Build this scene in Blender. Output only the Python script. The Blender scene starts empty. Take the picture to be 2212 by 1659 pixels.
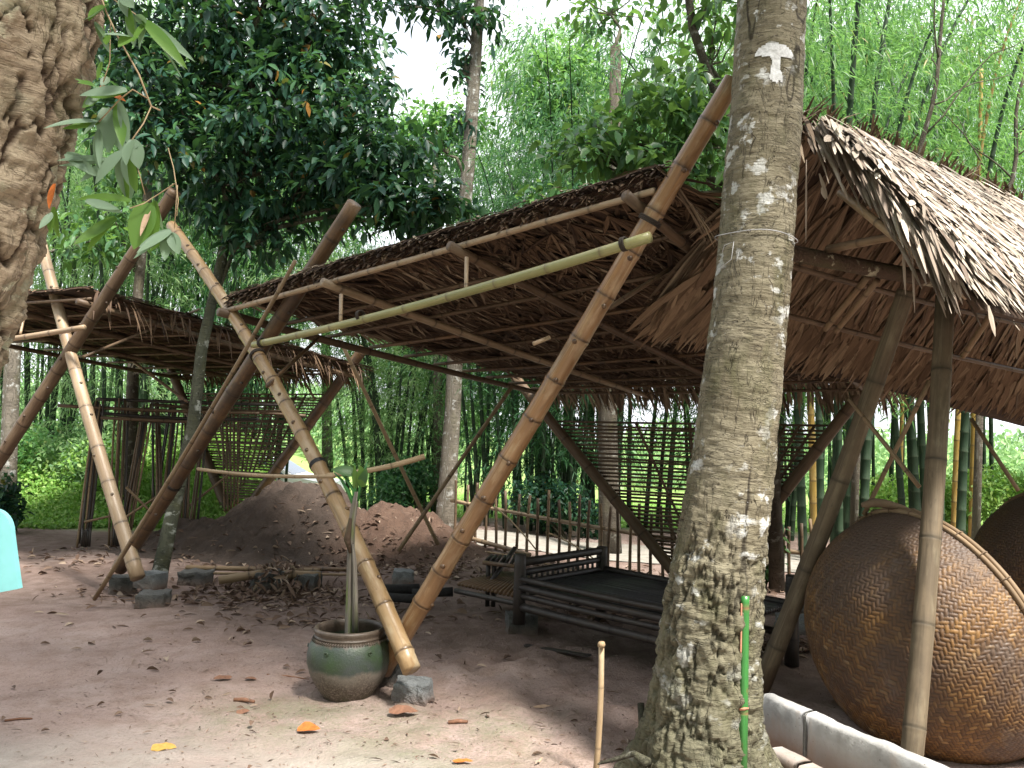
import bpy, math, random
import numpy as np
from mathutils import Vector, Matrix

R = math.radians
rng = np.random.default_rng(7)
random.seed(7)
SC = bpy.context.scene
COL = SC.collection
V = Vector

# ------------------------------------------------------------------ camera
F_PX, CX, CY = 1789.0, 1106.0, 829.5
PITCH, ROLL = math.atan(100.5 / 1789.0), R(1.4)
CAM = V((0, 0, 1.5))
_cr, _sr = math.cos(ROLL), math.sin(ROLL)
_cp, _sp = math.cos(PITCH), math.sin(PITCH)
_R0, _U0, _F0 = V((1, 0, 0)), V((0, -_sp, _cp)), V((0, _cp, _sp))
_Rr = _R0 * _cr + _U0 * _sr
_Ur = _U0 * _cr - _R0 * _sr


def at(px, py, Y):
    """the point at depth Y metres in front of the camera seen at this place of the photograph"""
    d = _Rr * ((px - CX) / F_PX) + _Ur * ((CY - py) / F_PX) + _F0
    return CAM + d * (Y / d.y)


def gp(px, py, z=0.0):
    d = _Rr * ((px - CX) / F_PX) + _Ur * ((CY - py) / F_PX) + _F0
    t = (z - CAM.z) / d.z
    return CAM + d * t


cd = bpy.data.cameras.new('camera')
cam = bpy.data.objects.new('camera', cd)
COL.objects.link(cam)
cd.sensor_width = 36
cd.lens = 36 * F_PX / 2212
cd.clip_start = 0.05
cd.clip_end = 2000
cam.location = CAM
cam.matrix_world = Matrix.Translation(CAM) @ Matrix.Rotation(math.pi / 2 + PITCH, 4, 'X') @ Matrix.Rotation(ROLL, 4, 'Z')
SC.camera = cam

# ------------------------------------------------------------------ noise
def _h(i, j, k, s):
    n = (i * 374761393 + j * 668265263 + k * 2147483647 + s * 974634777) & 0xFFFFFFFF
    n = ((n ^ (n >> 13)) * 1274126177) & 0xFFFFFFFF
    n = n ^ (n >> 16)
    return (n & 0xFFFF) / 65535.0


def vn(p, seed=0):
    """value noise in 0..1 for an (N,3) array"""
    p = np.asarray(p, float)
    i = np.floor(p).astype(np.int64)
    f = p - i
    f = f * f * (3 - 2 * f)
    o = 0
    for a in (0, 1):
        for b in (0, 1):
            for c in (0, 1):
                w = (f[:, 0] if a else 1 - f[:, 0]) * (f[:, 1] if b else 1 - f[:, 1]) * (f[:, 2] if c else 1 - f[:, 2])
                o = o + w * _h(i[:, 0] + a, i[:, 1] + b, i[:, 2] + c, seed)
    return o


def fbm(p, seed=0, octv=4, gain=.5):
    s, a, t = 0, 1.0, 0
    p = np.asarray(p, float)
    for k in range(octv):
        s = s + a * vn(p * (2.03 ** k), seed + k * 17)
        t += a
        a *= gain
    return s / t


def sst(a, b, x):
    t = np.clip((x - a) / (b - a), 0, 1)
    return t * t * (3 - 2 * t)


# ------------------------------------------------------------------ materials
def nt(name):
    m = bpy.data.materials.new(name)
    m.use_nodes = True
    t = m.node_tree
    t.nodes.clear()
    out = t.nodes.new('ShaderNodeOutputMaterial')
    bs = t.nodes.new('ShaderNodeBsdfPrincipled')
    t.links.new(bs.outputs[0], out.inputs[0])
    return m, t, bs, out


def N(t, kind, **kw):
    n = t.nodes.new('ShaderNode' + kind)
    for k, v in kw.items():
        if k.startswith('i_'):
            n.inputs[int(k[2:])].default_value = v
        else:
            setattr(n, k, v)
    return n


def L(t, a, b):
    t.links.new(a, b)


def noise(t, vec, scale, detail=4, rough=.55, dist=0):
    n = N(t, 'TexNoise')
    n.inputs['Scale'].default_value = scale
    n.inputs['Detail'].default_value = detail
    n.inputs['Roughness'].default_value = rough
    n.inputs['Distortion'].default_value = dist
    if vec is not None:
        L(t, vec, n.inputs['Vector'])
    return n.outputs['Fac']


def mapr(t, fac, a, b, c=0., d=1.):
    n = N(t, 'MapRange')
    n.inputs[1].default_value = a
    n.inputs[2].default_value = b
    n.inputs[3].default_value = c
    n.inputs[4].default_value = d
    L(t, fac, n.inputs[0])
    return n.outputs[0]


def ramp(t, fac, stops):
    n = N(t, 'ValToRGB')
    e = n.color_ramp.elements
    while len(e) < len(stops):
        e.new(.5)
    for k, (p, c) in enumerate(stops):
        e[k].position = p
        e[k].color = (*c, 1)
    L(t, fac, n.inputs[0])
    return n.outputs[0]


def mixc(t, fac, a, b, mode='MIX'):
    n = N(t, 'MixRGB', blend_type=mode)
    for k, x in ((0, fac), (1, a), (2, b)):
        if isinstance(x, (int, float)):
            n.inputs[k].default_value = x
        elif isinstance(x, tuple):
            n.inputs[k].default_value = (*x, 1)
        else:
            L(t, x, n.inputs[k])
    return n.outputs[0]


def math_(t, op, a, b=0.0):
    n = N(t, 'Math', operation=op)
    for k, x in ((0, a), (1, b)):
        if isinstance(x, (int, float)):
            n.inputs[k].default_value = x
        else:
            L(t, x, n.inputs[k])
    return n.outputs[0]


def mapping(t, vec, scale=(1, 1, 1)):
    n = N(t, 'Mapping')
    n.inputs['Scale'].default_value = scale
    L(t, vec, n.inputs['Vector'])
    return n.outputs[0]


def bump(t, bs, h, strength=.4, dist=.01):
    n = N(t, 'Bump')
    n.inputs['Strength'].default_value = strength
    n.inputs['Distance'].default_value = dist
    L(t, h, n.inputs['Height'])
    L(t, n.outputs[0], bs.inputs['Normal'])
    return n


def setc(t, bs, c):
    if isinstance(c, tuple):
        bs.inputs['Base Color'].default_value = (*c, 1)
    else:
        L(t, c, bs.inputs['Base Color'])


def uvn(t):
    return N(t, 'TexCoord').outputs['UV']


def objc(t):
    return N(t, 'TexCoord').outputs['Object']


def attr(t, name):
    return N(t, 'Attribute', attribute_name=name).outputs['Fac']


def rnd_obj(t):
    return N(t, 'ObjectInfo').outputs['Random']


def rnd_isl(t):
    return N(t, 'NewGeometry').outputs['Random Per Island']


def bamboo_mat(name, a, b, c, ring, rough=.42, blotch=.5, spec=.5, dirt=.0):
    """a, b grain tones, c blotches, ring the stain at the nodes"""
    m, t, bs, _ = nt(name)
    uv = uvn(t)
    g = noise(t, mapping(t, uv, (60, 1.6, 1)), 1.0, 3)
    col = mixc(t, mapr(t, g, .3, .7), a, b)
    bl = noise(t, mapping(t, uv, (9, 3.5, 1)), 1.0, 5, .62)
    col = mixc(t, mapr(t, bl, .5, .68, 0, blotch), col, c)
    sp = noise(t, mapping(t, uv, (40, 14, 1)), 1.0, 3, .6)
    col = mixc(t, mapr(t, sp, .62, .74, 0, .55), col, ring)
    big = noise(t, mapping(t, uv, (2, .9, 1)), 1.0, 2)
    col = mixc(t, mapr(t, big, .38, .66, 0, .6), col, tuple(x * .6 for x in b))
    st = noise(t, mapping(t, uv, (22, 2.2, 1)), 1.0, 5, .65, .5)
    col = mixc(t, mapr(t, st, .52, .66, 0, .6), col, tuple(x * .5 for x in b))
    col = mixc(t, mapr(t, st, .42, .32, 0, .45), col, c)
    rr = attr(t, 'ring')
    wob = noise(t, mapping(t, uv, (30, 30, 1)), 1.0, 3)
    rf = math_(t, 'MULTIPLY', rr, mapr(t, wob, .25, .6, .45, 1.))
    col = mixc(t, rf, col, ring)
    if dirt:
        dn = noise(t, mapping(t, uv, (5, 5, 1)), 1.0, 6, .7)
        col = mixc(t, mapr(t, dn, .42, .62, 0, dirt), col, (.045, .035, .028))
    setc(t, bs, col)
    bs.inputs['Roughness'].default_value = rough
    bs.inputs['Specular IOR Level'].default_value = spec
    h = math_(t, 'ADD', g, math_(t, 'MULTIPLY', sp, .6))
    bump(t, bs, h, .22, .004)
    return m


M = {}
M['bamboo_gold'] = bamboo_mat('golden bamboo', (.37, .255, .135), (.28, .175, .082), (.52, .43, .29), (.055, .03, .015), .36, .75)
M['bamboo_orange'] = bamboo_mat('orange brown bamboo', (.29, .165, .075), (.21, .11, .048), (.45, .35, .22), (.05, .026, .012), .36, .7)
M['bamboo_tan'] = bamboo_mat('tan bamboo', (.36, .265, .17), (.29, .20, .12), (.43, .35, .25), (.06, .04, .025), .45, .6)
M['bamboo_dark'] = bamboo_mat('mottled dark bamboo', (.20, .115, .056), (.13, .072, .036), (.33, .23, .13), (.035, .022, .014), .45, .5, .4, .75)
M['bamboo_brown'] = bamboo_mat('brown bamboo', (.15, .10, .062), (.105, .068, .042), (.21, .155, .10), (.035, .022, .014), .5, .5, .3)
M['bamboo_green'] = bamboo_mat('drying green bamboo', (.30, .28, .125), (.25, .255, .10), (.42, .34, .17), (.13, .10, .05), .36, .5)
M['bamboo_fresh'] = bamboo_mat('fresh green bamboo', (.03, .15, .035), (.045, .21, .045), (.02, .10, .03), (.22, .10, .06), .32, .4)
M['bamboo_grey'] = bamboo_mat('weathered bamboo', (.27, .19, .115), (.20, .135, .08), (.34, .27, .18), (.05, .035, .025), .6, .5, .25)
M['bamboo_black'] = bamboo_mat('sooty bamboo', (.045, .036, .032), (.028, .024, .023), (.10, .07, .05), (.012, .010, .010), .5, .4, .4)
M['stick'] = bamboo_mat('pale stick', (.42, .31, .19), (.34, .24, .14), (.5, .42, .3), (.12, .08, .05), .6, .5, .25)
M['culm'] = bamboo_mat('living bamboo culm', (.018, .046, .020), (.011, .030, .015), (.05, .075, .036), (.05, .07, .042), .55, .4, .25)
M['culm_yellow'] = bamboo_mat('yellow bamboo culm', (.42, .29, .07), (.33, .21, .05), (.45, .38, .15), (.12, .08, .04), .45, .45, .4)
M['peeled'] = bamboo_mat('weathered pole', (.17, .13, .085), (.115, .09, .06), (.26, .225, .155), (.05, .042, .03), .7, .6, .2, .25)


def leaf_mat(name, stops, trans=.35, rough=.45, tcol=None, spec=.4):
    m, t, bs, out = nt(name)
    c = ramp(t, rnd_isl(t), stops)
    setc(t, bs, c)
    bs.inputs['Roughness'].default_value = rough
    bs.inputs['Specular IOR Level'].default_value = spec
    tr = N(t, 'BsdfTranslucent')
    if tcol:
        L(t, mixc(t, .65, c, tcol), tr.inputs[0])
    else:
        L(t, c, tr.inputs[0])
    mx = N(t, 'MixShader')
    mx.inputs[0].default_value = trans
    L(t, bs.outputs[0], mx.inputs[1])
    L(t, tr.outputs[0], mx.inputs[2])
    L(t, mx.outputs[0], out.inputs[0])
    return m


M['leaf_dark'] = leaf_mat('dark broad leaves', [(0, (.012, .042, .034)), (.4, (.018, .062, .042)), (.8, (.030, .092, .045)), (.985, (.05, .13, .04)), (1, (.30, .14, .03))], .25, .45, (.10, .24, .04), .35)
M['leaf_mid'] = leaf_mat('mid green broad leaves', [(0, (.04, .10, .05)), (.5, (.065, .16, .065)), (1, (.12, .24, .06))], .42, .38, (.20, .36, .05))
M['leaf_bright'] = leaf_mat('bright broad leaves', [(0, (.04, .13, .04)), (.5, (.085, .22, .06)), (1, (.16, .33, .09))], .46, .4, (.27, .50, .10))
M['leaf_bamboo'] = leaf_mat('bamboo leaves', [(0, (.045, .135, .05)), (.5, (.09, .225, .07)), (.95, (.17, .33, .095)), (1, (.33, .28, .09))], .47, .4, (.25, .48, .11))
M['leaf_bamboo_dark'] = leaf_mat('deep green bamboo leaves', [(0, (.015, .06, .032)), (.5, (.03, .10, .045)), (1, (.06, .16, .06))], .42, .42, (.16, .36, .10))
M['leaf_bamboo_pale'] = leaf_mat('pale bamboo leaves', [(0, (.11, .23, .10)), (.5, (.20, .35, .15)), (1, (.32, .46, .21))], .48, .45, (.32, .50, .18))
M['leaf_near_pale'] = leaf_mat('pale undersides of bamboo leaves', [(0, (.15, .24, .17)), (.6, (.21, .30, .21)), (1, (.13, .24, .12))], .35, .5, (.20, .36, .10))
M['leaf_near_green'] = leaf_mat('green bamboo leaves nearby', [(0, (.08, .19, .04)), (1, (.14, .26, .05))], .4, .4, (.24, .40, .04))
M['leaf_dry'] = leaf_mat('dry leaf', [(0, (.42, .26, .16)), (1, (.36, .13, .04))], .25, .6)
M['grass'] = leaf_mat('bright weeds', [(0, (.13, .30, .05)), (.6, (.24, .44, .10)), (1, (.36, .50, .15))], .45, .5, (.25, .42, .05))
M['litter'] = leaf_mat('fallen leaves', [(0, (.07, .045, .033)), (.45, (.14, .09, .065)), (.8, (.22, .155, .115)), (1, (.38, .30, .23))], .1, .7, None, .2)


def thatch_mat(name, stops, rough=.75, streak=.5):
    m, t, bs, _ = nt(name)
    c = ramp(t, rnd_isl(t), stops)
    uv = uvn(t)
    g = noise(t, mapping(t, uv, (140, 5, 1)), 1.0, 3)
    c = mixc(t, mapr(t, g, .35, .65, 0, streak), c, tuple(x * .45 for x in stops[0][1]))
    setc(t, bs, c)
    bs.inputs['Roughness'].default_value = rough
    bs.inputs['Specular IOR Level'].default_value = .25
    bump(t, bs, g, .4, .004)
    return m


M['thatch_brown'] = thatch_mat('brown palm thatch', [(0, (.038, .023, .016)), (.35, (.092, .056, .034)), (.75, (.155, .096, .056)), (1, (.24, .16, .10))])
M['thatch_rust'] = thatch_mat('rust brown palm thatch', [(0, (.12, .076, .046)), (.4, (.205, .135, .083)), (.8, (.265, .18, .112)), (1, (.35, .26, .17))])
M['thatch_pale'] = thatch_mat('sun bleached palm thatch', [(0, (.13, .095, .07)), (.2, (.20, .155, .12)), (.45, (.34, .28, .22)), (.75, (.48, .41, .335)), (1, (.66, .59, .49))], .7, .35)
M['thatch_grey'] = thatch_mat('weathered palm thatch', [(0, (.09, .06, .04)), (.5, (.22, .16, .11)), (1, (.40, .32, .22))], .8, .4)
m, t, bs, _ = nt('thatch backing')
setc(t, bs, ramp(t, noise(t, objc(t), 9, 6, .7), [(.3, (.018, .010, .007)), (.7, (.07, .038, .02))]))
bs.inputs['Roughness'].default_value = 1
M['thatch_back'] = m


def flat(name, col, rough=.6, spec=.4, metal=0, var=.15, scale=20, bmp=.2):
    m, t, bs, _ = nt(name)
    n = noise(t, objc(t), scale, 5, .6)
    setc(t, bs, mixc(t, mapr(t, n, .3, .7), tuple(x * (1 - var) for x in col), tuple(min(1, x * (1 + var)) for x in col)))
    bs.inputs['Roughness'].default_value = rough
    bs.inputs['Specular IOR Level'].default_value = spec
    bs.inputs['Metallic'].default_value = metal
    if bmp:
        bump(t, bs, n, bmp, .005)
    return m


M['strap'] = flat('black rubber strap', (.02, .02, .022), .4)
M['tie'] = flat('dark tie', (.035, .026, .02), .8)
M['car_white'] = flat('white car paint', (.8, .8, .8), .25, .5, 0, .02, 3, 0)
M['car_glass'] = flat('car glass', (.05, .09, .14), .08, .6, 0, .1, 3, 0)
M['tyre'] = flat('black rubber', (.02, .02, .02), .7)
M['rim'] = flat('alloy', (.5, .5, .52), .35, .5, .6)
M['lamp'] = flat('headlamp plastic', (.75, .78, .8), .15, .6, 0, .05, 5, 0)
M['turquoise'] = flat('pale turquoise paint', (.22, .56, .58), .42, .45, 0, .16, 7, .15)
M['paint'] = flat('white paint daub', (.52, .525, .53), .75, .2, 0, .22, 90, .5)
M['charred'] = flat('charred wood', (.016, .015, .015), .8, .3, 0, .5, 30, .6)
M['rope'] = flat('cane lashing', (.16, .11, .07), .8)
M['twine'] = flat('grey wire', (.35, .35, .36), .5)

# stone
def stone_mat(name, a, b, c):
    m, t, bs, _ = nt(name)
    o = objc(t)
    n = noise(t, o, 14, 6, .65)
    f = noise(t, o, 160, 3, .6)
    col = mixc(t, mapr(t, n, .35, .65), a, b)
    col = mixc(t, mapr(t, f, .5, .66, 0, .6), col, c)
    g = N(t, 'SeparateXYZ')
    L(t, o, g.inputs[0])
    dust = math_(t, 'MULTIPLY', mapr(t, g.outputs[2], .0, .10, 1, 0), mapr(t, n, .3, .6, .3, 1))
    col = mixc(t, dust, col, (.20, .13, .10))
    setc(t, bs, col)
    bs.inputs['Roughness'].default_value = .85
    bump(t, bs, math_(t, 'ADD', n, math_(t, 'MULTIPLY', f, .5)), 1.0, .03)
    return m


M['granite'] = stone_mat('grey granite', (.19, .205, .21), (.28, .295, .30), (.10, .105, .11))
M['stone_dark'] = stone_mat('dark field stone', (.07, .072, .07), (.12, .12, .112), (.04, .04, .04))

# concrete
m, t, bs, _ = nt('pale concrete')
o = objc(t)
n = noise(t, o, 5, 7, .65)
col = ramp(t, n, [(.3, (.25, .245, .235)), (.5, (.37, .37, .365)), (.7, (.46, .465, .47))])
st = noise(t, mapping(t, o, (9, 9, 3)), 1, 4)
col = mixc(t, mapr(t, st, .56, .7, 0, .5), col, (.36, .27, .21))
pit = noise(t, o, 70, 2)
col = mixc(t, mapr(t, pit, .70, .74, 0, .8), col, (.10, .09, .08))
pz = N(t, 'SeparateXYZ')
L(t, o, pz.inputs[0])
low = math_(t, 'MULTIPLY', mapr(t, pz.outputs[2], .05, .16, 1, 0), mapr(t, n, .35, .6, .35, 1))
col = mixc(t, low, col, (.22, .15, .11))
setc(t, bs, col)
bs.inputs['Roughness'].default_value = .8
bump(t, bs, math_(t, 'ADD', n, math_(t, 'MULTIPLY', pit, -.5)), .35, .01)
M['concrete'] = m
M['mortar'] = flat('grey mortar', (.17, .17, .16), .9, .2, 0, .25, 60, .6)

# jar glaze
m, t, bs, _ = nt('green glazed earthenware')
o = objc(t)
sx = N(t, 'SeparateXYZ')
L(t, o, sx.inputs[0])
z = sx.outputs[2]
n1 = noise(t, mapping(t, o, (14, 14, 5)), 1, 5, .6)
n2 = noise(t, o, 90, 4, .65)
n3 = noise(t, o, 5, 4, .6)
n4 = noise(t, mapping(t, o, (55, 55, 7)), 1, 4, .6)
edge = math_(t, 'ADD', math_(t, 'MULTIPLY', z, 1.06), mapr(t, n1, 0, 1, -.045, .045))
gl = mapr(t, edge, .180, .206)
glaze = ramp(t, n3, [(.30, (.030, .062, .016)), (.46, (.032, .050, .030)), (.60, (.045, .056, .054)), (.75, (.028, .055, .020))])
glaze = mixc(t, mapr(t, n4, .52, .72, 0, .45), glaze, (.028, .045, .036))
glaze = mixc(t, mapr(t, n2, .58, .72, 0, .35), glaze, (.13, .15, .12))
raw = ramp(t, n2, [(.32, (.055, .040, .030)), (.5, (.11, .085, .067)), (.72, (.24, .20, .17))])
pale = math_(t, 'MULTIPLY', mapr(t, edge, .10, .175), mapr(t, n1, .3, .6, .4, .9))
raw = mixc(t, pale, raw, (.155, .135, .112))
moss = math_(t, 'MULTIPLY', mapr(t, z, .07, .0), mapr(t, n1, .4, .6))
raw = mixc(t, moss, raw, (.05, .055, .025))
col = mixc(t, gl, raw, glaze)
rimf = mapr(t, edge, .335, .352)
col = mixc(t, rimf, col, mixc(t, mapr(t, n1, .4, .6), (.055, .04, .03), (.095, .072, .054)))
setc(t, bs, col)
rg = mapr(t, gl, 0, 1, .9, .42)
L(t, rg, bs.inputs['Roughness'])
bump(t, bs, n2, .45, .006)
M['jar'] = m

# basket weave
m, t, bs, _ = nt('tarred basketwork')
uv = uvn(t)
o = objc(t)
h = attr(t, 'weave')
strand = attr(t, 'strand')
n = noise(t, o, 3.2, 5, .62)
n2 = noise(t, o, 55, 3, .6)
col = ramp(t, strand, [(0, (.095, .048, .018)), (.5, (.145, .074, .025)), (.92, (.21, .112, .036)), (1, (.28, .18, .085))])
col = mixc(t, mapr(t, h, .12, .72, .95, 0), col, (.022, .014, .010))
col = mixc(t, mapr(t, n, .40, .60, 0, .8), col, (.062, .042, .032))
dust = noise(t, mapping(t, o, (4, 4, 3)), 1.3, 6, .7)
col = mixc(t, mapr(t, dust, .56, .70, 0, .7), col, (.125, .10, .085))
col = mixc(t, mapr(t, n2, .60, .72, 0, .4), col, (.05, .035, .03))
pz = N(t, 'SeparateXYZ')
L(t, N(t, 'NewGeometry').outputs['Position'], pz.inputs[0])
col = mixc(t, math_(t, 'MULTIPLY', mapr(t, pz.outputs[2], .72, 1.12), mapr(t, n, .25, .5, .55, 1)), col, (.085, .060, .046))
setc(t, bs, col)
bs.inputs['Roughness'].default_value = .55
bs.inputs['Specular IOR Level'].default_value = .35
bump(t, bs, math_(t, 'ADD', h, math_(t, 'MULTIPLY', n2, .3)), .5, .006)
M['basket'] = m


def bark_mat(name, a, b, crack, lich, kind):
    m, t, bs, _ = nt(name)
    uv = uvn(t)          # metres round, metres up
    n1 = noise(t, mapping(t, uv, (5, 3, 1)), 1, 6, .62)
    col = mixc(t, mapr(t, n1, .35, .65), a, b)
    h = attr(t, 'bark')
    wr = noise(t, mapping(t, uv, (9, 62, 1)), 1, 6, .62, .6)     # horizontal wrinkles
    fine = noise(t, mapping(t, uv, (90, 90, 1)), 1, 4, .6)
    rg1 = noise(t, mapping(t, uv, (6, 26, 1)), 1, 3, .6, 1.6)
    rg = math_(t, 'ABSOLUTE', math_(t, 'SUBTRACT', rg1, .5))
    gate = noise(t, mapping(t, uv, (4, 4, 1)), 1.3, 3)
    arc = math_(t, 'MULTIPLY', mapr(t, rg, .022, .0), mapr(t, gate, .44, .56))
    vt1 = noise(t, mapping(t, uv, (16, 3.2, 1)), 1.2, 4, .6, .8)
    vt = math_(t, 'MULTIPLY', mapr(t, math_(t, 'ABSOLUTE', math_(t, 'SUBTRACT', vt1, .5)), .014, .0), mapr(t, gate, .56, .46))
    arc = math_(t, 'MAXIMUM', arc, vt)
    col = mixc(t, mapr(t, wr, .56, .70, 0, .55), col, crack)
    col = mixc(t, mapr(t, wr, .40, .28, 0, .5), col, tuple(min(1, x * 1.5) for x in b))
    col = mixc(t, math_(t, 'MULTIPLY', arc, .3 if kind else .8), col, crack)
    col = mixc(t, mapr(t, h, .92, .3, 0, .95), col, crack)
    l1 = noise(t, mapping(t, uv, (9, 10, 1)), 1, 5, .62)
    l2 = noise(t, mapping(t, uv, (2.2, 1.1, 1)), 1.7, 2)
    lf = math_(t, 'MULTIPLY', mapr(t, l1, .55, .60), mapr(t, l2, .44, .54))
    col = mixc(t, math_(t, 'MULTIPLY', lf, .85), col, lich)
    lowz = N(t, 'SeparateXYZ')
    L(t, uv, lowz.inputs[0])
    if not kind:
        col = mixc(t, math_(t, 'MULTIPLY', mapr(t, lowz.outputs[1], 1.3, .35), .75), col, mixc(t, mapr(t, fine, .35, .65), (.055, .056, .034), (.155, .148, .10)))
    sp = noise(t, mapping(t, uv, (45, 45, 1)), 1, 2)
    col = mixc(t, mapr(t, sp, .74, .78, 0, .45), col, lich)
    gm = noise(t, mapping(t, uv, (3, 1.3, 1)), 2.3, 5, .65)
    col = mixc(t, mapr(t, gm, .5, .68, 0, .6), col, (.075, .075, .032))
    col = mixc(t, mapr(t, fine, .55, .75, 0, .4), col, crack)
    setc(t, bs, col)
    bs.inputs['Roughness'].default_value = .85
    bs.inputs['Specular IOR Level'].default_value = .25
    hh = math_(t, 'ADD', math_(t, 'MULTIPLY', wr, -1.0), math_(t, 'ADD', math_(t, 'MULTIPLY', fine, .45), math_(t, 'MULTIPLY', arc, -.35 if kind else -.9)))
    bump(t, bs, hh, .75, .014)
    return m


M['bark_ochre'] = bark_mat('ochre wrinkled bark', (.138, .118, .078), (.22, .195, .138), (.035, .028, .02), (.55, .56, .55), 0)
M['bark_brown'] = bark_mat('brown flaky bark', (.22, .155, .105), (.36, .295, .21), (.07, .045, .03), (.50, .47, .34), 1)
M['bark_grey'] = bark_mat('grey banded bark', (.125, .11, .088), (.185, .165, .135), (.05, .045, .036), (.42, .43, .41), 0)
M['bark_mossy'] = bark_mat('dark mossy bark', (.045, .05, .035), (.075, .08, .055), (.02, .02, .016), (.30, .32, .29), 0)
M['bark_dark'] = bark_mat('dark bark', (.06, .05, .038), (.10, .085, .065), (.02, .018, .015), (.22, .22, .19), 0)

# ground
m, t, bs, _ = nt('trodden reddish earth')
o = objc(t)
n1 = noise(t, o, .9, 6, .6)
n2 = noise(t, o, 6, 6, .65)
n3 = noise(t, o, 55, 5, .65)
n4 = noise(t, mapping(t, o, (1.2, 1.2, 1)), 2.1, 6, .68)
col = ramp(t, n1, [(.32, (.275, .198, .172)), (.5, (.355, .266, .236)), (.68, (.43, .345, .312))])
col = mixc(t, mapr(t, n2, .45, .68, 0, .5), col, (.20, .125, .09))
col = mixc(t, mapr(t, n3, .52, .70, 0, .5), col, (.14, .095, .072))
n5 = noise(t, o, 170, 3, .6)
col = mixc(t, mapr(t, n5, .60, .68, 0, .5), col, (.10, .07, .055))
col = mixc(t, mapr(t, n5, .38, .30, 0, .5), col, (.50, .40, .35))
mg = attr(t, 'grey')
col = mixc(t, math_(t, 'MULTIPLY', mg, mapr(t, n4, .3, .55, .45, .95)), col, mixc(t, mapr(t, n2, .35, .65), (.285, .245, .215), (.39, .35, .315)))
mm = attr(t, 'moss')
mossf = math_(t, 'MULTIPLY', mm, mapr(t, math_(t, 'ADD', math_(t, 'MULTIPLY', n4, .65), math_(t, 'MULTIPLY', n3, .35)), .42, .62))
col = mixc(t, math_(t, 'MULTIPLY', mossf, .8), col, mixc(t, mapr(t, n3, .35, .6), (.10, .125, .06), (.20, .21, .13)))
md = attr(t, 'roof_shade')
col = mixc(t, math_(t, 'MULTIPLY', md, mapr(t, n2, .3, .6, .5, .9)), col, mixc(t, mapr(t, n3, .35, .65), (.09, .062, .05), (.155, .108, .085)))  # painted roof shade darkens the earth colour
ml = attr(t, 'lawn')
col = mixc(t, ml, col, mixc(t, mapr(t, n2, .35, .65), (.16, .28, .07), (.30, .40, .14)))
setc(t, bs, col)
bs.inputs['Roughness'].default_value = .95
bs.inputs['Specular IOR Level'].default_value = .15
bump(t, bs, math_(t, 'ADD', n2, math_(t, 'ADD', math_(t, 'MULTIPLY', n3, .6), math_(t, 'MULTIPLY', n5, .25))), .9, .03)
M['ground'] = m
m, t, bs, _ = nt('heaped red earth')
o = objc(t)
n2 = noise(t, o, 4, 6, .65)
n3 = noise(t, o, 40, 5, .7)
side = attr(t, 'fresh')
col = mixc(t, side, ramp(t, n2, [(.3, (.045, .032, .025)), (.7, (.085, .060, .047))]), ramp(t, n2, [(.3, (.075, .043, .030)), (.7, (.13, .078, .054))]))
col = mixc(t, mapr(t, n3, .52, .70, 0, .7), col, (.045, .03, .022))
col = mixc(t, mapr(t, noise(t, o, 16, 4), .64, .72, 0, .35), col, (.18, .14, .11))
setc(t, bs, col)
bs.inputs['Roughness'].default_value = 1
bump(t, bs, math_(t, 'ADD', n2, n3), .9, .03)
M['mound'] = m


# ------------------------------------------------------------------ mesh helpers
def mesh_np(name, verts, faces, uv=None, smooth=True, attrs=None):
    """faces: list of (M,3) / (M,4) int arrays, or one"""
    me = bpy.data.meshes.new(name)
    verts = np.asarray(verts, np.float32)
    if not isinstance(faces, list):
        faces = [faces]
    faces = [np.asarray(f, np.int32) for f in faces if len(f)]
    nl = sum(f.size for f in faces)
    npoly = sum(len(f) for f in faces)
    me.vertices.add(len(verts))
    me.vertices.foreach_set('co', verts.ravel())
    me.loops.add(nl)
    li = np.concatenate([f.ravel() for f in faces])
    me.loops.foreach_set('vertex_index', li)
    me.polygons.add(npoly)
    tot = np.concatenate([np.full(len(f), f.shape[1], np.int32) for f in faces])
    st = np.concatenate([[0], np.cumsum(tot)[:-1]]).astype(np.int32)
    me.polygons.foreach_set('loop_start', st)
    me.polygons.foreach_set('use_smooth', np.full(npoly, smooth, bool))
    if uv is not None:
        ul = me.uv_layers.new(name='UVMap')
        ul.data.foreach_set('uv', np.asarray(uv, np.float32)[li].ravel())
    for k, a in (attrs or {}).items():
        at_ = me.attributes.new(k, 'FLOAT', 'POINT')
        at_.data.foreach_set('value', np.asarray(a, np.float32))
    me.update(calc_edges=True)
    me.validate()
    return me


def root_origin(o):
    return V(o['_org']) if '_org' in o else V((0, 0, 0))


ORG = {}


def thing(name, label, cat, loc, group=None):
    o = bpy.data.objects.new(name, None)
    o.empty_display_size = .1
    COL.objects.link(o)
    o.location = loc
    ORG[o.name] = V(loc)
    tag(o, label, cat, group)
    return o


def tag(o, label=None, cat=None, group=None, kind=None):
    if label:
        o['label'] = label
    if cat:
        o['category'] = cat
    if group:
        o['group'] = group
    if kind:
        o['kind'] = kind
    return o


def put(name, geo, mat, parent=None, loc=None, smooth=True):
    """geo = dict(v=,f=,uv=,attrs=) in world coordinates"""
    if parent is not None:
        org = ORG[parent.name]
    else:
        org = V(loc if loc is not None else (0, 0, 0))
    v = np.asarray(geo['v'], float) - np.array(org)
    me = mesh_np(name, v, geo['f'], geo.get('uv'), geo.get('smooth', smooth), geo.get('attrs'))
    me.materials.append(M[mat] if isinstance(mat, str) else mat)
    o = bpy.data.objects.new(name, me)
    COL.objects.link(o)
    if parent is not None:
        o.parent = parent
    else:
        o.location = org
    ORG[o.name] = org
    return o


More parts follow.
